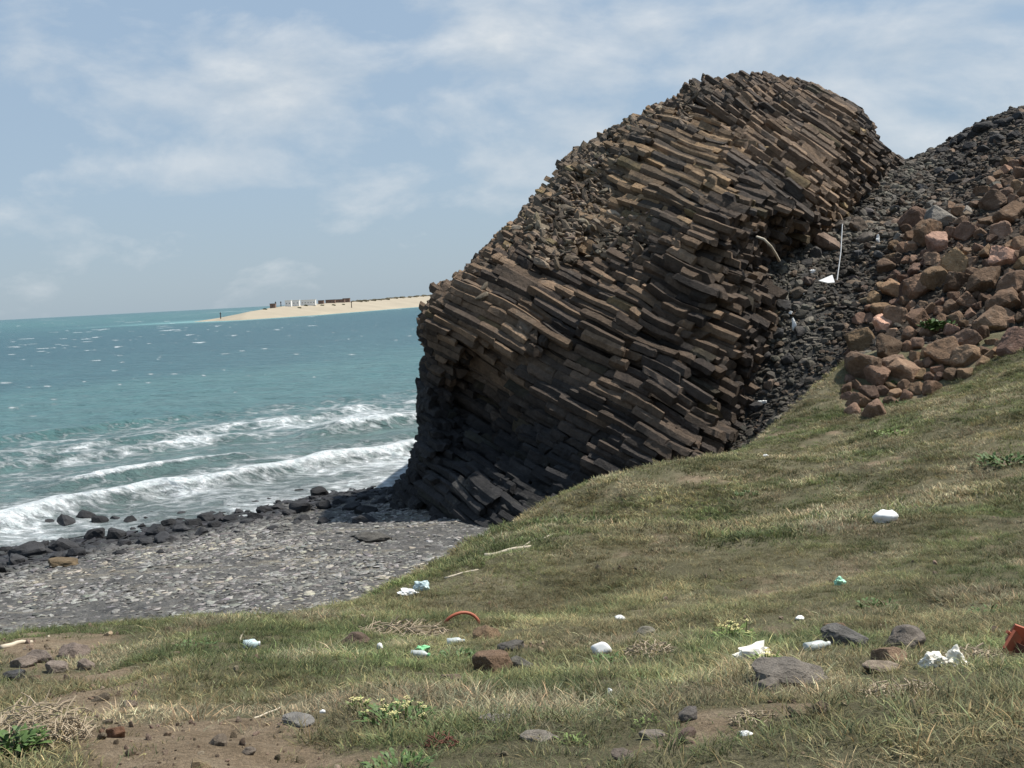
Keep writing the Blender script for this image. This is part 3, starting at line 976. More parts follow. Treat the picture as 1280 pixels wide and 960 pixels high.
def sizes(n, lo, hi, power=2.2, rg=RNG):
    q = rg.random(n)
    a = 1 - power
    return (lo ** a + q * (hi ** a - lo ** a)) ** (1 / a)


# loose scree filling the gully and the dark slope behind
n = 90000
px = RNG.uniform(4, 42, n); py = RNG.uniform(37, 80, n)
pz = scree_z(px, py)
u, v = project(np.stack([px, py, pz], -1))
oc = poly_sd(u, v, OUTCROP)
keep = (u > 780) & (u < 1420) & (pz > hill_z(px, py) - 0.2) & ~((oc > 0) & (py < 64) & (RNG.random(n) < 0.6))
px, py, pz, oc = px[keep], py[keep], pz[keep], oc[keep]
n = len(px)
sz = sizes(n, 0.065, 0.36, 2.7) * (0.8 + 0.008 * (py - 40))
t = tints(n, (0.052, 0.045, 0.036), 0.5)
band = smooth(0.15, 0.5, fbm(px / 3.0, py / 6.0, None, 301, 3) + 0.35 * np.exp(-((px - 12 - (py - 45) * 0.55) / 3.0) ** 2))[:, None]
t = t * (1 - 0.6 * band) + tints(n, (0.15, 0.135, 0.108), 0.35) * 0.6 * band
br = (RNG.random(n) < 0.10 + 0.6 * smooth(-55, 20, oc))[:, None]
t = np.where(br, tints(n, (0.09, 0.066, 0.046), 0.5), t)
scatter_scree = scatter('scree', np.stack([px, py, pz + 0.12 * sz], -1), np.stack([RNG.uniform(-.5, .5, n), RNG.uniform(-.5, .5, n), RNG.uniform(0, 6.3, n)], -1),
                        np.stack([sz * RNG.uniform(.8, 1.2, n), sz * RNG.uniform(.8, 1.2, n), sz * RNG.uniform(.7, 1.2, n)], -1), t, SCREE_ROCKS)
tag(scatter_scree, 'loose dark grey scree filling the gully right of the columns', 'scree', kind='stuff')

# broken rock lying on the shoulder and ledges of the cliff
n = 16000
uu = RNG.uniform(520, 1130, n); vv = RNG.uniform(85, 420, n)
sdc = poly_sd(uu, vv, OUT)
DEB1 = np.array([(540, 372), (600, 312), (700, 196), (860, 95), (1010, 92), (1010, 118), (900, 128), (800, 168), (772, 222), (790, 280), (830, 292), (800, 325), (735, 330), (700, 350), (640, 318), (585, 360), (560, 395)], float)
m_ = poly_sd(uu, vv, DEB1)
ns = vnoise(uu / 22, vv / 22, None, 311)
keep = (sdc > 1) & (RNG.random(n) < smooth(-14, 36, m_ + 30 * ns) ** 1.7)
uu, vv, sdc = uu[keep], vv[keep], sdc[keep]
n = len(uu)
Dd = face_d(uu, vv, sdc) - RNG.uniform(-0.25, 0.45, n)
pp = at(uu, vv, Dd)
sz = sizes(n, 0.06, 0.28, 2.3)
t = tints(n, (0.135, 0.106, 0.076), 0.5, 0.025)
rb = scatter('rubble', pp, np.stack([RNG.normal(0, .5, n), RNG.normal(0.35, .5, n), RNG.normal(-0.4, 0.9, n)], -1), np.stack([sz * 1.2, sz, sz], -1), t, [bpy.data.objects.new('chip', rock_mesh('chip', 460 + q, 3, 0.10, 2, M_STONE_I, (1.5, 0.75, 0.62), 0.5)) for q in range(9)])
tag(rb, 'broken grey rubble lying along the shoulder of the cliff', 'rubble', kind='stuff')

# beach cobbles and slabs
n = 130000
px = RNG.uniform(-34, 8, n); py = RNG.uniform(13, 62, n)
w_, l_ = shore(px, py)
pz = beach_z(px, py)
keep = (w_ < 2.0) & (w_ > -32) & (pz > hill_z(px, py) - 0.1) & (RNG.random(n) < np.clip(0.25 + 0.9 * (vnoise(px / 3, py / 3, None, 321) + 0.4), 0.2, 1))
px, py, pz, w_, l_ = px[keep], py[keep], pz[keep], w_[keep], l_[keep]
n = len(px)
sz = sizes(n, 0.035, 0.17, 2.4) * (1 + 1.0 * smooth(-9, -2, w_))
wet_shade = smooth(-8, -3, w_)[:, None]
t = tints(n, (0.185, 0.178, 0.163), 0.4) * (1 - wet_shade) + tints(n, (0.032, 0.033, 0.035), 0.35) * wet_shade
streak = fbm(l_ / 6.0, w_ / 1.2, None, 325, 3)
pale = ((RNG.random(n) < 0.03 + 0.35 * smooth(0.1, 0.4, streak)) & (w_ < -8))[:, None]
t = np.where(pale, tints(n, (0.34, 0.31, 0.25), 0.2), t)
cb = scatter('cobbles', np.stack([px, py, pz + 0.04 * sz], -1), np.stack([RNG.normal(0, .14, n), RNG.normal(0, .14, n), RNG.normal(math.atan2(EL[1], EL[0]) - 0.3, 0.9, n)], -1),
             np.stack([sz * 1.2, sz, sz * RNG.uniform(.6, 1.3, n)], -1), t, SLABS)
tag(cb, 'flat grey cobbles and slabs covering the beach', 'cobbles', kind='stuff')

# ================================================================== BOULDERS ONE CAN COUNT
ORD = ['first', 'second', 'third', 'fourth', 'fifth', 'sixth', 'seventh', 'eighth', 'ninth', 'tenth', 'eleventh', 'twelfth', 'thirteenth', 'fourteenth', 'fifteenth', 'sixteenth', 'seventeenth', 'eighteenth', 'nineteenth', 'twentieth',
       'twenty-first', 'twenty-second', 'twenty-third', 'twenty-fourth', 'twenty-fifth', 'twenty-sixth', 'twenty-seventh', 'twenty-eighth', 'twenty-ninth', 'thirtieth', 'thirty-first', 'thirty-second', 'thirty-third', 'thirty-fourth']
BLACK_ROCKS = [rock_mesh('boulder', 500 + q, 6, 0.14, 3, M_STONE, (1, 0.85, 0.72), 0.6) for q in range(8)]
BROWN_ROCKS = [rock_mesh('boulder', 520 + q, 2 + q % 4, 0.13, 4, M_BROWN, (1, 0.86, 0.9), 0.48, 34) for q in range(14)]


def stone(name, me, p, s, rz, col, tilt=0.15, rg=random):
    o = bpy.data.objects.new(name, me)
    o.location = p; o.scale = s
    o.rotation_euler = (rg.uniform(-tilt, tilt), rg.uniform(-tilt, tilt), rz)
    o.color = (*col, 1)
    return link(o)


# the black boulders at the edge of the water: the named ones first
rb_ = random.Random(5)
made = []
for u, v, r in ((84, 652, 14), (108, 646, 13), (78, 682, 15), (98, 690, 12), (35, 688, 16), (20, 699, 11), (62, 653, 13), (126, 650, 11), (143, 667, 13), (118, 668, 13), (212, 652, 9), (192, 642, 8), (165, 650, 9), (206, 672, 12),
                (252, 664, 10), (268, 655, 9), (332, 636, 11), (346, 634, 9), (360, 640, 8), (405, 630, 10), (424, 626, 9), (440, 632, 10), (455, 622, 8), (475, 626, 11), (490, 614, 11), (505, 606, 12), (288, 648, 9), (310, 652, 9), (378, 648, 9), (150, 690, 9), (228, 660, 9)):
    made.append((u, v, r))
tries = 0
while len(made) < 118 and tries < 6000:
    tries += 1
    uu_ = rb_.uniform(-10, 545)
    base = np.interp(uu_, [-10, 60, 140, 330, 500, 545], [712, 688, 668, 646, 628, 640])
    vv_ = base + rb_.gauss(0, 9 + 0.012 * uu_)
    if uu_ > 470: vv_ += abs(rb_.gauss(0, 14))
    r = min(14, 3.6 + rb_.expovariate(0.33))
    if all((uu_ - a) ** 2 + ((vv_ - b) * 1.6) ** 2 > (0.75 * (r + c)) ** 2 for a, b, c in made):
        made.append((uu_, vv_, r))
made.sort(key=lambda q: -q[2])
shore_list = []
for u, v, r in made:
    p = on_level(u, v + r * 0.55, 0.1)
    z = float(beach_z(p[0], p[1])); p = on_level(u, v + r * 0.55, max(z, -0.15))
    s = r * np.linalg.norm(p - CAM) / F
    shore_list.append((u, v, r, p, s))
rows = sorted(range(len(shore_list)), key=lambda i: shore_list[i][0])
bands = {}
for i in rows:
    u, v, r, p, s = shore_list[i]
    w_, _ = shore(p[0], p[1])
    side = 'in the foam' if w_ > 0.3 else ('at the waterline' if w_ > -2.2 else 'above the waterline')
    size = 'large' if r > 11 else ('middling' if r > 6.5 else 'small')
    bands.setdefault((size, side), []).append(i)
for (size, side), ids in bands.items():
    for q, i in enumerate(ids):
        u, v, r, p, s = shore_list[i]
        o = stone('boulder', BLACK_ROCKS[i % 8], (p[0], p[1], p[2] + 0.30 * s), (s * rb_.uniform(.95, 1.25), s, s * rb_.uniform(.75, 1.1)), rb_.uniform(0, 6.3), tuple(np.array((0.030, 0.030, 0.031)) * rb_.uniform(.7, 1.6)))
        pl = ORD[q] + ' from the left' if q < len(ids) / 2 or len(ids) - 1 - q >= len(ORD) else (ORD[len(ids) - 1 - q] + ' from the cliff foot')
        tag(o, f'{size} black boulder {side}, {pl} among those', 'boulder', 'black boulders along the waterline')

# the brown outcrop at the right
ro = random.Random(11)
made = [(1080, 428, 22), (1108, 437, 17), (1078, 458, 22), (1118, 458, 15), (1098, 470, 19), (1130, 464, 17), (1183, 443, 21), (1208, 428, 15), (1210, 448, 16), (1123, 398, 17), (1106, 406, 13), (1150, 360, 19), (1172, 352, 18), (1118, 363, 15), (1140, 362, 15), (1176, 274, 15),
        (1157, 295, 17), (1172, 306, 15), (1196, 330, 17), (1234, 353, 20), (1200, 352, 15), (1258, 380, 20), (1244, 402, 20), (1270, 360, 17), (1272, 430, 22), (1146, 275, 16), (1210, 292, 13), (1240, 255, 14), (1266, 270, 17), (1254, 325, 17), (1150, 400, 16), (1075, 505, 13), (1088, 492, 9), (1065, 515, 9)]
tries = 0
while len(made) < 175 and tries < 26000:
    tries += 1
    uu_, vv_ = ro.uniform(1050, 1300), ro.uniform(190, 520)
    r = min(15, 6.0 + ro.expovariate(0.30))
    if poly_sd(np.array(uu_), np.array(vv_), OUTCROP) > -2 and all((uu_ - a) ** 2 + (vv_ - b) ** 2 > (0.76 * (r + c)) ** 2 for a, b, c in made):
        if vnoise(np.array([uu_ / 45]), np.array([vv_ / 45]), None, 17)[0] > -0.45 or r > 12: made.append((uu_, vv_, r))
outc = []
for u, v, r in made:
    p = hit(u, v + r * 0.3, lambda x, y: np.maximum(scree_z(x, y), hill_z(x, y)), 30)
    if p is None: continue
    outc.append((u, v, r, p, r * np.linalg.norm(p - CAM) / F * (1.12 - 0.014 * max(0, r - 9))))
rowsd = {}
for q in outc: rowsd.setdefault(int((q[1] + (q[0] - 1160) * 0.25 - 150) // 26), []).append(q)
for ri, rk in enumerate(sorted(rowsd)):
    lst = sorted(rowsd[rk], key=lambda q: q[0])
    for q, (u, v, r, p, s) in enumerate(lst):
        grey = (u < 1225 and v < 300 and ro.random() < 0.35)
        col = np.array((0.19, 0.17, 0.142) if grey else (0.195, 0.122, 0.077)) * math.exp(ro.gauss(0, 0.28))
        if not grey: col = col * np.array((1, ro.uniform(.95, 1.07), ro.uniform(.9, 1.12)))
        o = stone('boulder', BROWN_ROCKS[ro.randrange(14)], (p[0], p[1] + 0.05 * s, p[2] + 0.28 * s), (s * ro.uniform(.92, 1.12), s * ro.uniform(.9, 1.1), s * ro.uniform(.9, 1.08)), ro.uniform(0, 6.3), tuple(col), 0.6)
        size = 'big' if r > 15 else ('medium' if r > 9 else 'small')
        tag(o, f'{size} {"grey" if grey else "rusty brown"} boulder of the outcrop, {ORD[q]} from left in row {ri + 1} from top', 'boulder', 'brown boulders of the outcrop')

# larger blocks lying loose in the gully
blk = [(1056, 270, 9, (.17, .13, .09)), (1072, 284, 11, (.15, .115, .085)), (1034, 305, 13, (.19, .135, .10)), (1064, 263, 7, (.10, .09, .08)), (1048, 284, 8, (.10, .085, .07)), (1080, 300, 9, (.13, .11, .09)), (1070, 318, 6, (.08, .08, .08)), (1020, 318, 8, (.07, .065, .06)),
       (1085, 265, 7, (.09, .08, .075)), (1008, 330, 7, (.06, .055, .05)), (1010, 352, 8, (.13, .10, .08)), (996, 366, 8, (.12, .095, .07)), (980, 382, 9, (.07, .065, .06)), (960, 482, 8, (.16, .12, .09)), (1120, 262, 6, (.06, .06, .06)), (1030, 268, 8, (.12, .10, .08)),
       (970, 420, 9, (.05, .048, .045)), (1000, 415, 8, (.06, .055, .05)), (955, 445, 9, (.055, .05, .046)), (985, 450, 8, (.06, .055, .05)), (945, 510, 8, (.05, .047, .044)), (1152, 236, 6, (.06, .06, .06)), (1190, 225, 7, (.055, .055, .055)), (1100, 320, 7, (.07, .07, .068)), (1175, 215, 6, (.05, .05, .05))]
blk_lab = ['upright pointed tan block at the top of the thin white pole', 'squarish tan block just right of the top of the white pole', 'slanting tan slab left of the middle of the white pole', 'flat dark block behind the tan blocks above the pole', 'rounded brown block left of the top of the pole',
           'grey brown block below the squarish tan block by the pole', 'small dark block right of the middle of the pole', 'dark block in the mouth of the overhang under the columns', 'dark block uphill of the squarish tan block', 'blackish block under the dark overhang',
           'brown block below the dark overhang', 'brown column stump below the overhang, above the white scraps', 'dark block above the white scraps in the gully', 'tan block low in the gully beside the last columns', 'small dark block high in the gully under the saddle', 'brown block touching the columns above the overhang',
           'dark block left of the white scraps', 'dark block right of the white scraps', 'dark block at the ends of the lower columns', 'dark block in the lower gully near the grass crest', 'dark block lowest in the gully, beside the thick column ends', 'small dark block on the upper scree below the saddle',
           'dark block on the upper scree above the outcrop', 'dark block between the pole and the outcrop', 'small dark block on the scree right of the saddle']
for q_, (u, v, r) in enumerate(((1178, 190, 6), (1192, 181, 7), (1204, 174, 8), (1216, 170, 6), (1228, 163, 11), (1241, 162, 7), (1252, 156, 8), (1263, 153, 7), (1274, 148, 8), (1212, 184, 7), (1246, 175, 8), (1268, 170, 7), (1230, 188, 7))):
    blk.append((u, v, r, (.04, .038, .036)))
    blk_lab.append(f'dark block on the right hand ridge line, {ORD[q_]} up from the saddle' if q_ < 9 else f'dark block just under the right hand ridge line, {ORD[q_ - 9]} of those')
for (u, v, r, c), lb in zip(blk, blk_lab):
    p = hit(u, v + r * 0.4, lambda x, y: np.maximum(scree_z(x, y), hill_z(x, y)), 36)
    if p is None: continue
    s = r * np.linalg.norm(p - CAM) / F * 1.15
    o = stone('block', BLACK_ROCKS[int(u) % 8], (p[0], p[1], p[2] + 0.35 * s), (s, s * .9, s), u, c, 0.7, ro)
    tag(o, lb, 'rock', 'loose blocks in the gully')

# ================================================================== GRASS
def mat_grass():
    k = NT('grass_blade', 0.7, 0.2)
    c = k.mix(1.0, k.attr('tint', 'INSTANCER'), k.attr('blade'), 'MULTIPLY')
    k.color(c)
    tr = k.n('ShaderNodeBsdfTranslucent', {'Color': c})
    mx = k.n('ShaderNodeMixShader', {0: 0.3})
    out = k.t.nodes['Material Output']
    k.t.links.new(k.b.outputs[0], mx.inputs[1]); k.t.links.new(tr.outputs[0], mx.inputs[2]); k.t.links.new(mx.outputs[0], out.inputs['Surface'])
    return k.m


M_GRASS = mat_grass()


def tuft(seed, nb, rad, h, width, lean):
    rg = np.random.default_rng(seed)
    V, Fq, B = [], [], []
    for i in range(nb):
        an, rr = rg.uniform(0, 6.283), rad * math.sqrt(rg.random())
        x0, y0 = rr * math.cos(an), rr * math.sin(an)
        hh_ = h * rg.uniform(0.45, 1.15); da = an + rg.normal(0, 0.9); ln = lean * rg.uniform(0.3, 1.4) * hh_
        wx, wy = -math.sin(da + rg.normal(0, .6)), math.cos(da + rg.normal(0, .6))
        b = len(V); col = np.exp(rg.normal(0, 0.28)) * np.array([1 + 0.12 * np.clip(rg.normal(), -1.5, 1.5), 1, 0.95])
        if rg.random() < 0.2: col = col * np.array([1.6, 1.42, 1.35])
        for t_, wf in ((0, 1.0), (0.4, 0.9), (0.75, 0.6), (1.0, 0.08)):
            px_, py_ = x0 + math.cos(da) * ln * t_ ** 1.8, y0 + math.sin(da) * ln * t_ ** 1.8
            pz_ = hh_ * (t_ - 0.35 * lean * t_ ** 2.4 * 0.7) - 0.02
            for sgn in (-1, 1):
                V.append((px_ + sgn * wx * width * wf / 2, py_ + sgn * wy * width * wf / 2, pz_)); B.append(col)
        for q in range(3):
            Fq.append((b + 2 * q, b + 2 * q + 1, b + 2 * q + 3, b + 2 * q + 2))
    return bpy.data.objects.new('tuft', mesh_np('tuft', V, np.array(Fq), M_GRASS, {'blade': ('FLOAT_COLOR', np.array(B))}))


def grass_points(n, x0, x1, y0, y1, dens):
    x = RNG.uniform(x0, x1, n); y = RNG.uniform(y0, y1, n)
    z = hill_z(x, y)
    u, v = project(np.stack([x, y, z], -1))
    gz = np.maximum(beach_z(x, y), np.where(x > 4, scree_z(x, y), -9))
    k = (u > -500) & (u < 2000) & (v < 1250) & (z > gz - 0.05)
    bare = dirt_amount(x, y)
    cl = fbm(x / 0.7, y / 0.7, None, 401, 3)
    k &= RNG.random(n) < dens * np.clip(1 - 0.95 * bare, 0.05, 1) * np.clip(0.75 + 1.4 * cl, 0.2, 1)
    k &= ~((poly_sd(u, v, OUTCROP) > 2) & (y > 34))
    return x[k], y[k], z[k], u[k], v[k]


def grass_tint(x, y):
    n = len(x)
    g = np.clip(0.5 + 1.5 * fbm(x / 1.7, y / 1.7, None, 411, 4) + 0.18 * RNG.normal(size=n) - 0.012 * np.maximum(y - 8, 0) * 0.6, 0, 1)[:, None]
    s = smooth(0.05, 0.5, fbm(x / 1.1, y / 1.1, None, 421, 4) + 0.12 * RNG.normal(size=n))[:, None]
    dry, green, straw = np.array((0.180, 0.163, 0.090)), np.array((0.104, 0.130, 0.054)), np.array((0.33, 0.285, 0.20))
    c = dry * (1 - g) + green * g
    c = c * (1 - 0.75 * s) + straw * 0.75 * s
    return c * np.exp(0.25 * RNG.normal(size=(n, 1)) + 0.9 * fbm(x / 0.8, y / 0.8, None, 451, 3)[:, None])


NEAR = [tuft(600 + q, 46, 0.085, 0.042, 0.0040, 1.0) for q in range(7)] + [tuft(620 + q, 44, 0.06, 0.075, 0.0036, 0.9) for q in range(3)] + [tuft(630 + q, 30, 0.12, 0.05, 0.0036, 1.8) for q in range(3)]
FARG = [tuft(640 + q, 48, 0.17, 0.072, 0.0095, 1.0) for q in range(6)]
for nm, spec, protos, base, lab in (
        ('grass', ((62000, -9, 11, 1.6, 9.5, 1.0), (66000, -12, 16, 9.5, 16, 1.0)), NEAR, 1.0, 'short green and straw coloured grass on the near slope'),
        ('grass', ((90000, -16, 30, 15, 46, 1.0),), FARG, 1.0, 'short olive grass on the far part of the slope')):
    parts = [grass_points(*a) for a in spec]
    x, y, z, u, v = [np.concatenate(q) for q in zip(*parts)]
    n = len(x)
    sc_ = RNG.uniform(0.6, 1.35, n) * (1 + 0.5 * np.clip(fbm(x / 1.4, y / 1.4, None, 431, 3), -0.5, 1))
    g_ = scatter(nm, np.stack([x, y, z], -1), np.stack([RNG.normal(0, .15, n), RNG.normal(0, .15, n), RNG.uniform(0, 6.3, n)], -1), np.stack([sc_ * 1.1, sc_ * 1.1, sc_], -1), grass_tint(x, y), protos)
    tag(g_, lab, 'grass', kind='stuff')

# rough tussocks standing out of the turf
TUSS = [tuft(660 + q, 70, 0.12, 0.13, 0.0045, 1.1) for q in range(4)] + [tuft(670 + q, 60, 0.16, 0.10, 0.0045, 1.7) for q in range(3)]
x, y, z, u, v = grass_points(5200, -16, 30, 2.6, 44, 1.0)
k_ = vnoise(x / 2.2, y / 2.2, None, 461) + 0.4 * RNG.normal(size=len(x)) > 0.05
x, y, z = x[k_], y[k_], z[k_]; n = len(x)
sc_ = RNG.uniform(0.5, 1.15, n) * (1 + 0.015 * y)
tt_ = np.where((RNG.random(n) < 0.55)[:, None], tints(n, (0.075, 0.09, 0.038), 0.3), tints(n, (0.20, 0.165, 0.105), 0.3))
ts = scatter('grass', np.stack([x, y, z - 0.01], -1), np.stack([RNG.normal(0, .15, n), RNG.normal(0, .15, n), RNG.uniform(0, 6.3, n)], -1), np.stack([sc_, sc_, sc_ * 0.9], -1), tt_, TUSS)
tag(ts, 'rough dark and straw coloured tussocks standing out of the turf', 'grass', kind='stuff')

# small stones on the bare ground and dead straw between the tufts
n = 60000
x = RNG.uniform(-8, 8, n); y = RNG.uniform(2.2, 15, n)
bare = dirt_amount(x, y)
k_ = (RNG.random(n) < 0.035 + 0.5 * bare * (0.5 + 0.5 * vnoise(x / 0.5, y / 0.5, None, 441)))
x, y = x[k_], y[k_]; n = len(x)
sz = sizes(n, 0.006, 0.055, 2.5)
pb = scatter('pebbles', np.stack([x, y, hill_z(x, y) + 0.2 * sz], -1), RNG.uniform(0, 6.3, (n, 3)), np.stack([sz, sz, sz * .8], -1), tints(n, (0.22, 0.165, 0.115), 0.4, 0.04), [q.copy() for q in SCREE_ROCKS])
tag(pb, 'small brown pebbles strewn over the bare soil', 'pebbles', kind='stuff')

# ================================================================== THINGS LYING ON THE SLOPE
def put(u, v):
    p = hit(u, v, ground_z, 2.5)
    return p, np.linalg.norm(p - CAM) / F          # ground point, metres per pixel


M_FOAM = mat_plain('white_foam', (0.74, 0.74, 0.71), 0.75, 0.05, 3.0)
M_CORAL = mat_plain('bleached_coral', (0.78, 0.74, 0.64), 0.85, 0.12, 9.0)
M_ORANGE = mat_plain('orange_plastic', (0.36, 0.11, 0.06), 0.55, 0.15, 4.0)
M_DARKIN = mat_plain('brown_rust', (0.14, 0.06, 0.04), 0.9, 0.3, 8.0)
M_BLUEW = mat_plain('bluish_plastic', (0.45, 0.55, 0.55), 0.5, 0.08, 6.0, 0.4)
M_MINT = mat_plain('mint_plastic', (0.36, 0.66, 0.47), 0.5, 0.1, 6.0, 0.4)
M_GREENP = mat_plain('green_plastic', (0.22, 0.55, 0.25), 0.5, 0.1, 6.0, 0.4)
M_DULLP = mat_plain('dull_clear_plastic', (0.46, 0.49, 0.46), 0.35, 0.15, 14.0, 0.5)
M_DRIFT = mat_plain('bleached_wood', (0.52, 0.45, 0.34), 0.85, 0.2, 9.0)
M_TWIG = mat_plain('dry_twig', (0.36, 0.29, 0.20), 0.9, 0.3, 9.0)


def lying(name, mat, u, v, wpx, hpx, label, cat, seed, planes=5, rough=0.1, depth=0.8, lo=0.7, sink=0.12, smooth_s=True, rz=0.0, group=None):
    p, m = put(u, v + hpx * 0.45)
    a, b = wpx * m / 2, hpx * m / 2
    o = MB().lump((0, 0, b * (1 - sink)), (a, a * depth, b * 1.1), seed, planes, rough, 3, rz, lo).build(name, mat, None, smooth_s)
    o.location = p
    return tag(o, label, cat, group)


lying('foam_float', M_FOAM, 1108, 646, 25, 16, 'large white oval foam float lying alone on the open grass', 'float', 701, 4, 0.25, lo=0.55)
lying('foam_float', M_FOAM, 752, 811, 21, 16, 'small round white float in the grass beside dry weeds', 'float', 702, 2, 0.04)
lying('coral_rock', M_CORAL, 940, 817, 39, 22, 'white pointed coral rock beside yellow flowers, behind the long grey stone', 'rock', 703, 3, 0.7, lo=0.5, smooth_s=False)
p, m = put(1181, 833)
o = MB().lump((-14 * m, 0, 6 * m), (12 * m, 9 * m, 9 * m), 711, 3, 0.75, 4).lump((-3 * m, 0, 4 * m), (10 * m, 8 * m, 6 * m), 712, 3, 0.8, 4).lump((13 * m, 0, 8 * m), (9.5 * m, 8 * m, 10 * m), 713, 3, 0.75, 4).lump((18 * m, -2 * m, 3 * m), (8 * m, 6 * m, 5 * m), 714, 3, 0.8, 4).build('coral_rock', M_CORAL, None, False)
o.location = p
tag(o, 'two lobed knobbly white coral lump lying in dry grass', 'rock')
# broken orange tub at the right edge
p, m = put(1276, 822)
tub = empty('broken_tub', tuple(p), 0.3)
tag(tub, 'broken orange plastic tub half sunk in the grass, cut by the picture edge', 'tub')
MB().box((-0.06, 0, 0.10), (0.14, 0.018, 0.13), 0.5, 0.3, 0.65).box((0.08, 0.05, 0.10), (0.20, 0.018, 0.13), -0.35, 0.3, 0.4).build('side', M_ORANGE, tub)
MB().box((0.02, 0.03, 0.02), (0.16, 0.12, 0.10), 0.2, 0.2, 0.5).build('base', M_DARKIN, tub)
MB().tube([(-0.11, -0.012, 0.185), (-0.05, 0, 0.14), (0.0, 0.02, 0.115)], 0.011).build('rim', M_ORANGE, tub)
# orange hoop
p, m = put(577, 782)
pts = [(math.cos(a) * 23 * m, 0.3 * m * 14 * math.sin(a * 2), math.sin(a) * 21 * m - 5 * m) for a in np.linspace(-0.15, math.pi + 0.15, 15)]
o = MB().tube(pts, [2.0 * m] * 15, 8).build('hoop', M_ORANGE, None, True); o.location = p
tag(o, 'orange red plastic hoop standing half buried in the grass', 'hoop')
p, m = put(598, 772)
o = MB().tube([(-8 * m, 0, 5 * m), (2 * m, 0, 2 * m), (10 * m, 1 * m, 0.5 * m)], [1.6 * m, 2.2 * m, 1.5 * m], 7).build('scrap', M_ORANGE); o.location = p
tag(o, 'short bent orange plastic strip beside the buried hoop', 'plastic scrap')

lying('foam_lump', M_BLUEW, 527, 733, 15, 11, 'pale blue foam lump at the edge of the slope above the beach', 'foam', 721, 3, 0.6, smooth_s=False)
lying('foam_lump', M_FOAM, 508, 741, 20, 8, 'flat white foam piece at the slope edge left of the pale blue lump', 'foam', 722, 3, 0.7, smooth_s=False)
lying('plastic_scrap', M_GREENP, 530, 811, 15, 8, 'bright green plastic scrap in the grass', 'plastic scrap', 723, 2, 0.8, lo=0.45, smooth_s=False)
lying('plastic_scrap', M_MINT, 1049, 727, 11, 10, 'mint green plastic scrap on the open grass', 'plastic scrap', 724, 2, 0.8, lo=0.45, smooth_s=False)
lying('plastic_scrap', M_FOAM, 1000, 773, 12, 5, 'flat white scrap in the grass behind the dark flat stone', 'plastic scrap', 725, 5, 0.3)
lying('plastic_scrap', M_FOAM, 775, 773, 12, 7, 'small white scrap in the grass uphill of the small round float', 'plastic scrap', 726, 5, 0.3)
lying('plastic_scrap', M_FOAM, 475, 810, 7, 9, 'small upright cream scrap left of the bright green scrap', 'plastic scrap', 727, 5, 0.3)
lying('plastic_scrap', M_FOAM, 442, 800, 8, 6, 'small white scrap by the dead stalks on the left slope', 'plastic scrap', 728, 5, 0.3)
lying('plastic_scrap', M_FOAM, 762, 865, 6, 8, 'tiny white scrap in the middle of the near grass', 'plastic scrap', 729, 5, 0.3)
lying('plastic_scrap', M_FOAM, 932, 917, 15, 6, 'white scrap on the grass near the bottom edge, right of the bare soil', 'plastic scrap', 730, 5, 0.3)
lying('plastic_scrap', M_FOAM, 957, 570, 6, 4, 'tiny white speck of litter near the grass crest below the gully', 'plastic scrap', 731, 5, 0.3)
lying('plastic_scrap', M_FOAM, 403, 890, 7, 6, 'tiny white scrap on the left by the flat grey stone', 'plastic scrap', 732, 5, 0.3)


def bottle(u, v, lpx, rpx, mat, cap, label, rz):
    p, m = put(u, v)
    o = empty('plastic_bottle', (p[0], p[1], p[2] + rpx * m * 0.8), rz)
    L_, r_ = lpx * m, rpx * m
    MB().tube([(-L_ / 2, 0, 0), (-L_ / 2 + 0.1 * r_, 0, 0), (-L_ * 0.2, 0, 0), (0, 0, 0), (L_ * 0.18, 0, 0), (L_ * 0.34, 0, 0), (L_ * 0.4, 0, 0)], [r_ * .75, r_, r_ * .93, r_, r_ * 0.95, r_ * .45, r_ * .38], 12).build('body', mat, o, True)
    MB().tube([(L_ * 0.4, 0, 0), (L_ * 0.5, 0, 0)], r_ * 0.45, 10).build('cap', cap, o)
    tag(o, label, 'bottle')


bottle(1022, 812, 34, 6, M_DULLP, M_FOAM, 'scuffed clear plastic bottle lying in front of the dark flat stone', 0.35)
bottle(526, 822, 24, 5, M_DULLP, M_GREENP, 'dull plastic bottle lying beside the bright green scrap', -0.3)
bottle(315, 811, 20, 6.5, M_BLUEW, M_FOAM, 'stubby pale blue bottle lying on the left of the slope', 0.25)
bottle(570, 806, 22, 5, M_DULLP, M_BLUEW, 'grey plastic bottle in green grass right of the bright green scrap', 0.1)

# driftwood
def drift(u0, v0, u1, v1, r0, r1, label, fn=ground_z, mat=None, name='driftwood', sag=0.0, k_=7):
    us_, vs_ = np.linspace(u0, u1, k_), np.linspace(v0, v1, k_)
    a, b = put(u0, v0)[0], put(u1, v1)[0]
    m = np.linalg.norm(a - CAM) / F
    pts = []
    for q in range(k_):
        t_ = q / (k_ - 1); p = a * (1 - t_) + b * t_
        p[2] = max(p[2], float(ground_z(p[0:1], p[1:2])[0]) + 0.4 * r0 * m) + math.sin(t_ * 9 + u0) * 0.3 * r0 * m
        pts.append(p)
    o = MB().tube([p - a for p in pts], list(np.linspace(r0, r1, k_) * m), 8).build(name, mat or M_DRIFT, None, True)
    o.location = a
    return tag(o, label, 'driftwood')


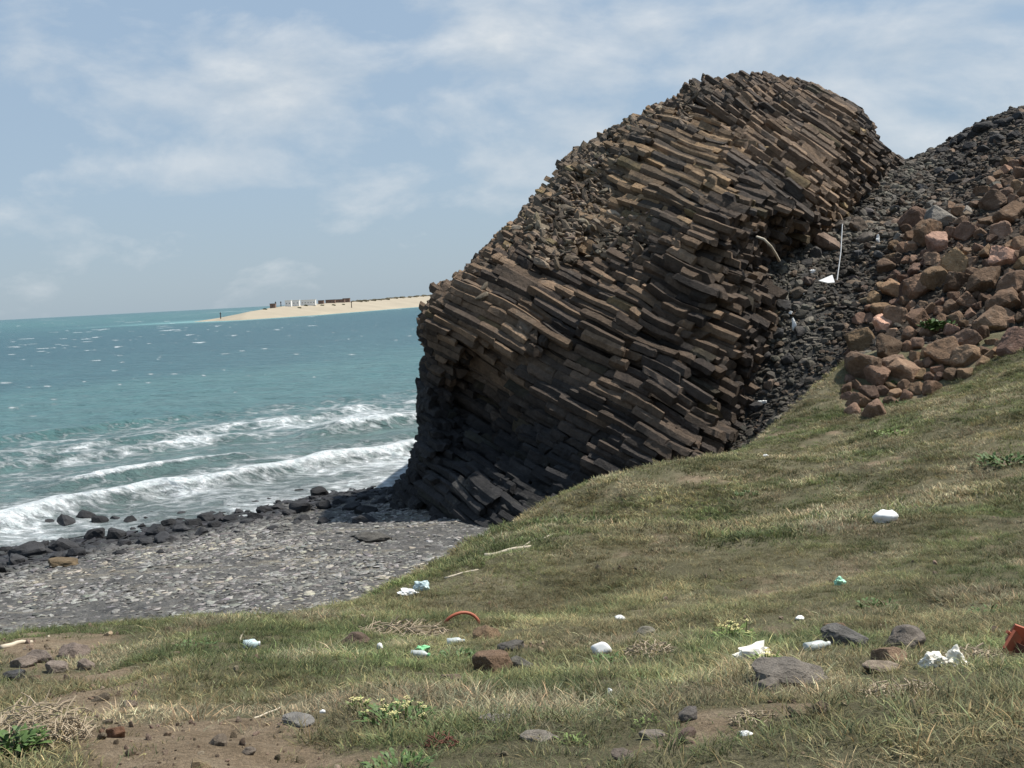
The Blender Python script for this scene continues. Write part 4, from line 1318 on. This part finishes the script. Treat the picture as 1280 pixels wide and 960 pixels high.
drift(606, 697, 664, 685, 3.6, 2.0, 'thick bleached driftwood log lying along the slope crest below the columns')
drift(655, 684, 692, 668, 1.4, 0.8, 'thin bleached stick pointing up the crest from the thick log')
drift(556, 724, 598, 713, 1.6, 1.0, 'straight pale stick at the slope edge between the log and pale blue lump')
drift(2, 812, 40, 803, 3.0, 2.0, 'pale driftwood log at the far left rim of the slope')
drift(60, 797, 78, 783, 2.0, 1.0, 'short pale stick near the left log')
drift(300, 803, 312, 786, 1.2, 0.8, 'small pale stick by the stubby pale blue bottle')
drift(225, 774, 262, 777, 2.0, 1.6, 'pale driftwood piece on the slope rim above the beach')
drift(318, 898, 352, 884, 1.3, 0.8, 'thin pale twig on the bare track at the lower left')

# stones in the grass
GST = [  # u, v, width, height, colour, label
    (990, 842, 70, 30, (.20, .175, .145), 'long grey stone with a dark shaded end, in front of the white coral rock'),
    (962, 860, 26, 22, (.22, .19, .155), 'small rounded grey stone touching the long grey stone'),
    (1058, 797, 48, 22, (.14, .132, .118), 'dark flat stone in front of the small white scrap'),
    (1043, 786, 24, 14, (.24, .16, .10), 'small orange brown stone behind the dark flat stone'),
    (1132, 801, 38, 26, (.21, .18, .15), 'rounded grey brown stone right of the dark flat stone'),
    (1112, 820, 30, 22, (.28, .19, .125), 'rounded tan stone below the grey brown stone'),
    (1105, 834, 40, 12, (.30, .24, .18), 'flat pale tan stone at the foot of the rounded tan stone'),
    (616, 828, 42, 28, (.19, .125, .08), 'squat rusty brown stone in the middle of the near grass'),
    (608, 792, 26, 18, (.22, .15, .09), 'mossy brown stone below the orange hoop'),
    (640, 808, 28, 12, (.13, .118, .10), 'dark stone uphill of the squat rusty stone'),
    (652, 832, 28, 18, (.15, .14, .115), 'grey green stone right of the squat rusty stone'),
    (563, 849, 24, 12, (.24, .18, .13), 'small tan stone left of the squat rusty stone'),
    (806, 790, 20, 10, (.24, .22, .17), 'small grey stone right of the small round float'),
    (618, 899, 32, 10, (.25, .22, .19), 'flat pale grey stone flush with the grass near the bottom'),
    (674, 921, 36, 12, (.26, .23, .19), 'flat grey stone near the bottom, right of the pale flush stone'),
    (816, 920, 28, 10, (.26, .22, .18), 'flat pale stone at the rim of the bare soil'),
    (779, 944, 22, 14, (.22, .18, .145), 'grey stone in the bare soil near the bottom edge'),
    (862, 894, 22, 16, (.17, .15, .13), 'grey stone at the right rim of the bare soil'),
    (374, 901, 36, 9, (.24, .225, .20), 'long flat grey stone beside the bare track'),
    (144, 917, 22, 14, (.21, .115, .07), 'round rusty stone on the bare track at the lower left'),
    (444, 801, 26, 16, (.16, .115, .085), 'brown stone among dead stalks on the left slope'),
    (28, 828, 22, 14, (.26, .21, .17), 'tan stone at the far left below the driftwood log'),
    (50, 822, 24, 15, (.21, .17, .14), 'second tan stone along the left rim, beside the log end'),
    (70, 835, 22, 13, (.27, .22, .18), 'pale tan stone in front of the left rim stones'),
    (92, 815, 26, 18, (.24, .19, .155), 'big tan stone on the left rim left of the grassy hollow'),
    (18, 845, 20, 12, (.085, .083, .08), 'dark stone at the far left below the tan stones'),
    (108, 832, 18, 12, (.25, .2, .16), 'rounded tan stone in front of the big tan rim stone'),
    (42, 850, 16, 10, (.22, .15, .10), 'small rusty stone nearest the dry bush on the left'),
    (310, 940, 14, 8, (.23, .19, .15), 'small stone on the bare track near the bottom'),
    (160, 880, 16, 9, (.22, .17, .13), 'small tan stone on the track above the round rusty stone'),
    (466, 672, 34, 12, (.085, .08, .07), 'dark brown slab lying on the beach near the cliff foot'),
    (76, 704, 34, 10, (.13, .095, .055), 'ochre slab on the beach below the black boulders on the left'),
]
GROCKS = [rock_mesh('stone', 560 + q, 6, 0.16, 4, M_STONE, (1, 0.85, 0.9), 0.6) for q in range(8)]
for q, (u, v, wd, hg, c, lb) in enumerate(GST):
    p, m = put(u, v + hg * 0.4)
    a, b = wd * m * 0.56, hg * m * 0.62
    o = stone('stone', GROCKS[q % 8], (p[0], p[1] + 0.2 * a, p[2] + b * 0.45), (a, a * 0.8, b * 1.1), random.uniform(-.3, .3), c, 0.12)
    tag(o, lb, 'stone', 'stones on the slope')

# ------------------------------------------------------------------ plants
M_LEAF = mat_plain('weed_leaf', (0.075, 0.125, 0.035), 0.55, 0.35, 14.0)
M_LEAF2 = mat_plain('weed_leaf_pale', (0.14, 0.19, 0.05), 0.55, 0.3, 14.0)
M_YEL = mat_plain('yellow_petal', (0.62, 0.56, 0.25), 0.7, 0.2, 20.0)


def leaf_mesh(mb, base, d, length, width, droop, rg):
    d = Vector(d).normalized(); side = d.cross(Vector((0, 0, 1))).normalized()
    if side.length < 0.1: side = Vector((1, 0, 0))
    b = len(mb.v)
    for t_, wf in ((0, .15), (.3, .9), (.65, 1), (1, .05)):
        c = Vector(base) + d * length * t_ + Vector((0, 0, -droop * length * t_ * t_))
        for s_ in (-1, 1): mb.v.append(c + side * s_ * width * wf / 2 + Vector((0, 0, 0.12 * width * wf)))
    for q in range(3): mb.f.append((b + 2 * q, b + 2 * q + 1, b + 2 * q + 3, b + 2 * q + 2))


def weed(u, v, wpx, hpx, label, seed, flowers=0, mat=None, nl=90, wide=1.0, fspread=1.0):
    rg = random.Random(seed)
    p, m = put(u, v)
    o = empty('flowering_weed' if flowers else 'leafy_weed', tuple(p))
    tag(o, label, 'weed')
    mb = MB()
    for _ in range(nl):
        an = rg.uniform(0, 6.283); rr = math.sqrt(rg.random()) * wpx * m / 2
        base = (rr * math.cos(an), rr * math.sin(an) * 0.8, rg.uniform(-0.01, 0.45) * hpx * m)
        leaf_mesh(mb, base, (math.cos(an + rg.gauss(0, 1)), math.sin(an + rg.gauss(0, 1)), rg.uniform(0.2, 1.6)), hpx * m * rg.uniform(.35, .8), hpx * m * 0.17 * wide * rg.uniform(.6, 1.2), rg.uniform(0.1, .5), rg)
    mb.build('foliage', mat or M_LEAF, o)
    if flowers:
        st, fl = MB(), MB()
        for _ in range(flowers):
            an = rg.uniform(0, 6.283); rr = math.sqrt(rg.random()) * wpx * m / 2 * fspread
            x, y, z = rr * math.cos(an), rr * math.sin(an) * 0.7 - 0.02, hpx * m * rg.uniform(.5, 1.05)
            st.tube([(x * .9, y * .9, 0), (x, y, z)], 0.6 * m, 5)
            for _k in range(10):
                a2 = rg.uniform(0, 6.283); r2 = rg.random() * 4.0 * m
                c = Vector((x + r2 * math.cos(a2), y + r2 * math.sin(a2), z + rg.uniform(-.6, .6) * m))
                leaf_mesh(fl, c, (math.cos(a2), math.sin(a2), .3), 2.2 * m, 1.9 * m, 0.2, rg)
        st.build('stems', M_LEAF2, o); fl.build('blossoms', M_YEL, o)
    return o


weed(497, 903, 84, 24, 'green weed with flat pale yellow flower heads in the near grass left of centre', 801, 17, nl=150)
weed(452, 888, 30, 18, 'small yellow flowering weed left of the larger flowering one', 802, 5, M_LEAF2, 40)
weed(917, 800, 40, 22, 'yellow flowering weed behind the white coral rock', 803, 8, M_LEAF2, 60)
weed(957, 832, 30, 20, 'yellow flowering weed between white coral rock and long grey stone', 804, 8, M_LEAF2, 40)
weed(500, 966, 80, 24, 'broad bright green weed at the bottom edge left of centre', 805, 0, M_LEAF, 160)
weed(570, 826, 60, 16, 'low bright green weed left of the squat rusty stone', 806, 0, M_LEAF, 110)
weed(20, 945, 44, 40, 'upright green weed in the bottom left corner', 807, 0, M_LEAF, 100)
weed(716, 932, 40, 14, 'pale green creeping weed near the bottom centre', 808, 0, M_LEAF2, 60)
weed(808, 904, 26, 10, 'small lime green weed at the rim of the bare soil', 809, 0, M_LEAF2, 40)
weed(1095, 760, 46, 14, 'low green weed patch on the open slope right of the mint scrap', 810, 0, M_LEAF, 70)
weed(1230, 770, 36, 14, 'low green weed patch near the broken orange tub', 811, 0, M_LEAF, 60)
weed(1172, 416, 34, 22, 'dark green bush growing between the boulders of the outcrop', 812, 0, M_LEAF, 130, 1.3)
weed(1112, 508, 34, 10, 'bright green plant at the foot of the outcrop', 813, 0, M_LEAF, 80, 1.3)
weed(932, 620, 30, 8, 'bright green patch on the far grass near the crest', 814, 0, M_LEAF, 70, 1.4)
weed(1120, 545, 50, 10, 'lime green patch on the upper slope below the outcrop', 815, 0, M_LEAF2, 90, 1.4)
weed(1112, 483, 20, 10, 'small green plant on the ledge under the lowest boulders', 816, 0, M_LEAF, 60, 1.3)
weed(1255, 582, 60, 18, 'dark low shrub on the upper slope at the right', 817, 0, M_LEAF, 120, 1.2)
weed(240, 812, 60, 12, 'low green weed patch on the left slope rim', 818, 0, M_LEAF, 90)
weed(760, 832, 40, 16, 'dark green weed below the small round float', 819, 0, M_LEAF, 70)


def twigs(u, v, wpx, hpx, nt, label, seed, mat=None):
    rg = random.Random(seed)
    p, m = put(u, v)
    o = MB()
    for _ in range(nt):
        an = rg.uniform(0, 6.283); rr = math.sqrt(rg.random()) * wpx * m / 2
        c = Vector((rr * math.cos(an), rr * math.sin(an) * .8, rg.random() ** 1.5 * hpx * m * (1 - (2 * rr / (wpx * m)) ** 2 * .6)))
        d = Vector((rg.gauss(0, 1), rg.gauss(0, 1), rg.gauss(0.1, .4))).normalized() * rg.uniform(.15, .55) * wpx * m * 0.6
        o.tube([c - d / 2, c + Vector((rg.gauss(0, 1), rg.gauss(0, 1), abs(rg.gauss(0, 1)))) * 0.06 * d.length, c + d / 2], [rg.uniform(.5, 1.1) * m, .8 * m, .3 * m], 4)
    ob = o.build('dry_bush', mat or M_TWIG, None)
    ob.location = p
    return tag(ob, label, 'dry bush')


twigs(46, 930, 120, 52, 380, 'tangled heap of dead straw coloured twigs at the lower left', 901)
twigs(1210, 775 + 50, 60, 14, 90, 'dead straw twigs around the two lobed coral lump', 902)
twigs(812, 818, 60, 16, 130, 'patch of dead grey stalks right of the small round float', 903)
twigs(500, 795, 110, 14, 150, 'low mat of dead stalks left of the orange hoop', 904)
twigs(940, 902, 50, 12, 80, 'dead stalks in the grass near the white scrap at the bottom', 905)
twigs(550, 935, 40, 22, 70, 'dark tangle of dead stalks near the bottom, left of centre', 906, M_DARKIN)
twigs(1130, 872, 90, 16, 140, 'broad mat of dead stalks below the flat pale tan stone', 907)

# ------------------------------------------------------------------ things in the gully
def gput(u, v):
    p = hit(u, v, lambda x, y: np.maximum(scree_z(x, y), hill_z(x, y)), 34)
    return p, np.linalg.norm(p - CAM) / F


p0, m = gput(1046, 352); p1, _ = gput(1052, 283)
tip = at(1053, 280, p0[1] + 1.2)
o = MB().tube([(0, 0, 0), tuple((tip - p0) * 0.5 + np.array([0.05, 0, 0])), tuple(tip - p0)], [0.75 * m, 0.7 * m, 0.6 * m], 7).build('pole', M_FOAM)
o.location = p0
tag(o, 'thin white pole leaning upright on the scree of the gully', 'pole')
p, m = gput(1030, 364)
o = MB()
o.v = [Vector(q) * m for q in ((-10, 0, 2), (8, 5, 8), (8, -4, -1), (0, -4, -1.2), (-10, 1, 1), (8, 6, 7), (8, -3, -2), (0, -3, -2.2))]
o.f = [(0, 3, 2, 1), (4, 5, 6, 7), (0, 1, 5, 4), (1, 2, 6, 5), (2, 3, 7, 6), (3, 0, 4, 7)]
o = o.build('foam_sheet', M_FOAM); o.location = (p[0], p[1] - 0.5, p[2] + 0.4)
tag(o, 'bright white angular foam sheet on the scree at the foot of the pole', 'foam')
for u, v, w_, h_, lb in ((991, 405, 4, 14, 'narrow white rag hanging among dark rocks low in the gully'), (1096, 300, 5, 9, 'small upright white scrap on the scree right of the pole'), (1015, 340, 6, 5, 'small white splinter on the scree left of the foam sheet'),
                         (1001, 366, 5, 4, 'small cream pebble of foam below the overhang'), (952, 502, 9, 4, 'flat white scrap low in the gully by the thick columns'), (988, 391, 4, 4, 'tiny white foam bead just above the white rag')):
    p, m = gput(u, v + h_ / 2)
    o = MB().lump((0, -0.12, h_ * m * 0.55), (w_ * m * .6, w_ * m * .4, h_ * m * .55), int(u), 2, 0.9, 3, 0.0, 0.4).build('litter', M_FOAM); o.location = p
    tag(o, lb, 'litter')
b0 = at(948, 297, 45.4)
o = MB().tube([tuple(at(u, v, D) - b0) for u, v, D in ((946, 296, 46.2), (955, 299, 45.6), (964, 308, 45.8), (970, 318, 46.6), (974, 326, 47.6))], [0.05, 0.05, 0.045, 0.05, 0.06], 7).build('branch', M_DRIFT, None, True)
o.location = b0
tag(o, 'bent bleached branch hanging out of the overhang under the columns', 'branch')

# ================================================================== SKY AND SUN
SUN_EL, SUN_AZ = R(60), R(78)           # azimuth measured from +Y towards +X
sun_dir = np.array([math.cos(SUN_EL) * math.sin(SUN_AZ), math.cos(SUN_EL) * math.cos(SUN_AZ), math.sin(SUN_EL)])
sd_ = bpy.data.lights.new('sun', 'SUN'); sd_.energy = 5.0; sd_.angle = R(1.5); sd_.color = (1.0, 0.95, 0.88)
sun = link(bpy.data.objects.new('sun', sd_))
sun.rotation_euler = Vector(-sun_dir).to_track_quat('-Z', 'Y').to_euler()
sun.location = (0, 0, 60)

W = bpy.data.worlds.new('World'); SC.world = W; W.use_nodes = True
k = NT.__new__(NT); k.t = W.node_tree
bg = W.node_tree.nodes['Background']
sky = k.n('ShaderNodeTexSky', sky_type='NISHITA', sun_disc=False, sun_elevation=SUN_EL, sun_rotation=SUN_AZ, altitude=10, air_density=1.0, dust_density=0.6, ozone_density=1.0)
dirv = k.n('ShaderNodeTexCoord').outputs['Generated']
sep = k.n('ShaderNodeSeparateXYZ', {'Vector': dirv})
def sky_map(dz):
    return k.n('ShaderNodeMapping', {'Vector': dirv, 'Scale': (1, 1, 2.0), 'Location': (3.1, 0.4, dz)}).outputs[0]


mp = sky_map(0.0)
cn = k.noise(6.5, 9, 0.57, mp, 0.2)
lit = k.math('ADD', 0.45, k.math('MULTIPLY', k.math('SUBTRACT', cn, k.noise(6.5, 9, 0.57, sky_map(0.035), 0.2)), 3.0), True)
flat = k.n('ShaderNodeMapping', {'Vector': dirv, 'Scale': (1, 1, 2.4)}).outputs[0]
blobs = None
for u_, v_, rad, amp in ((370, 110, 0.15, .62), (230, 120, 0.14, 0.42), (480, 140, 0.12, .5), (60, 90, 0.14, .4), (490, 238, 0.10, 0.42), (590, 215, 0.06, .25), (640, 35, 0.17, 0.55), (790, 40, .1, .4), (750, 165, 0.08, 0.42), (1130, 80, 0.24, 0.62), (960, 70, .12, .35), (1240, 160, .2, .5), (300, 205, .14, .32), (40, 270, .14, .22), (640, 205, .07, .3)):
    d = (at(u_, v_, 1.0) - CAM); d /= np.linalg.norm(d); d = d * np.array([1, 1, 2.4])
    vs_ = k.n('ShaderNodeVectorMath', operation='DISTANCE'); k.set(vs_.inputs[0], flat); vs_.inputs[1].default_value = tuple(d)
    g = k.math('MULTIPLY', k.math('SUBTRACT', 1.0, k.math('DIVIDE', vs_.outputs['Value'], rad * 1.25), True), amp)
    blobs = g if blobs is None else k.math('MAXIMUM', blobs, g)
cf = k.ramp(k.math('ADD', k.math('MULTIPLY', k.math('SUBTRACT', cn, 0.5), 1.9), k.math('ADD', blobs, 0.06)), [(0.20, 0.0), (0.42, 0.40), (0.85, 0.88)])
skyc = k.mix(0.8, k.mix(1.0, sky.outputs[0], (0.085, 0.085, 0.085), 'MULTIPLY'), k.ramp(sep.outputs['Z'], [(0.0, (0.37, 0.475, 0.57)), (0.10, (0.385, 0.505, 0.635)), (0.5, (0.34, 0.475, 0.67))]))
cloud = k.mix(lit, (0.52, 0.585, 0.645), (0.76, 0.785, 0.80))
k.set(bg.inputs['Color'], k.mix(1.0, k.mix(cf, skyc, cloud), (9.2, 9.2, 9.2), 'MULTIPLY'))
bg.inputs['Strength'].default_value = 0.09
W.cycles.sampling_method = 'MANUAL'; W.cycles.sample_map_resolution = 512

SC.view_settings.view_transform = 'Standard'; SC.view_settings.look = 'None'
SC.view_settings.gamma = 1; SC.view_settings.exposure = 0.36
SC.render.engine = 'CYCLES'
SC.cycles.use_denoising = True
SC.cycles.max_bounces = 5; SC.cycles.diffuse_bounces = 3; SC.cycles.glossy_bounces = 2; SC.cycles.transparent_max_bounces = 6
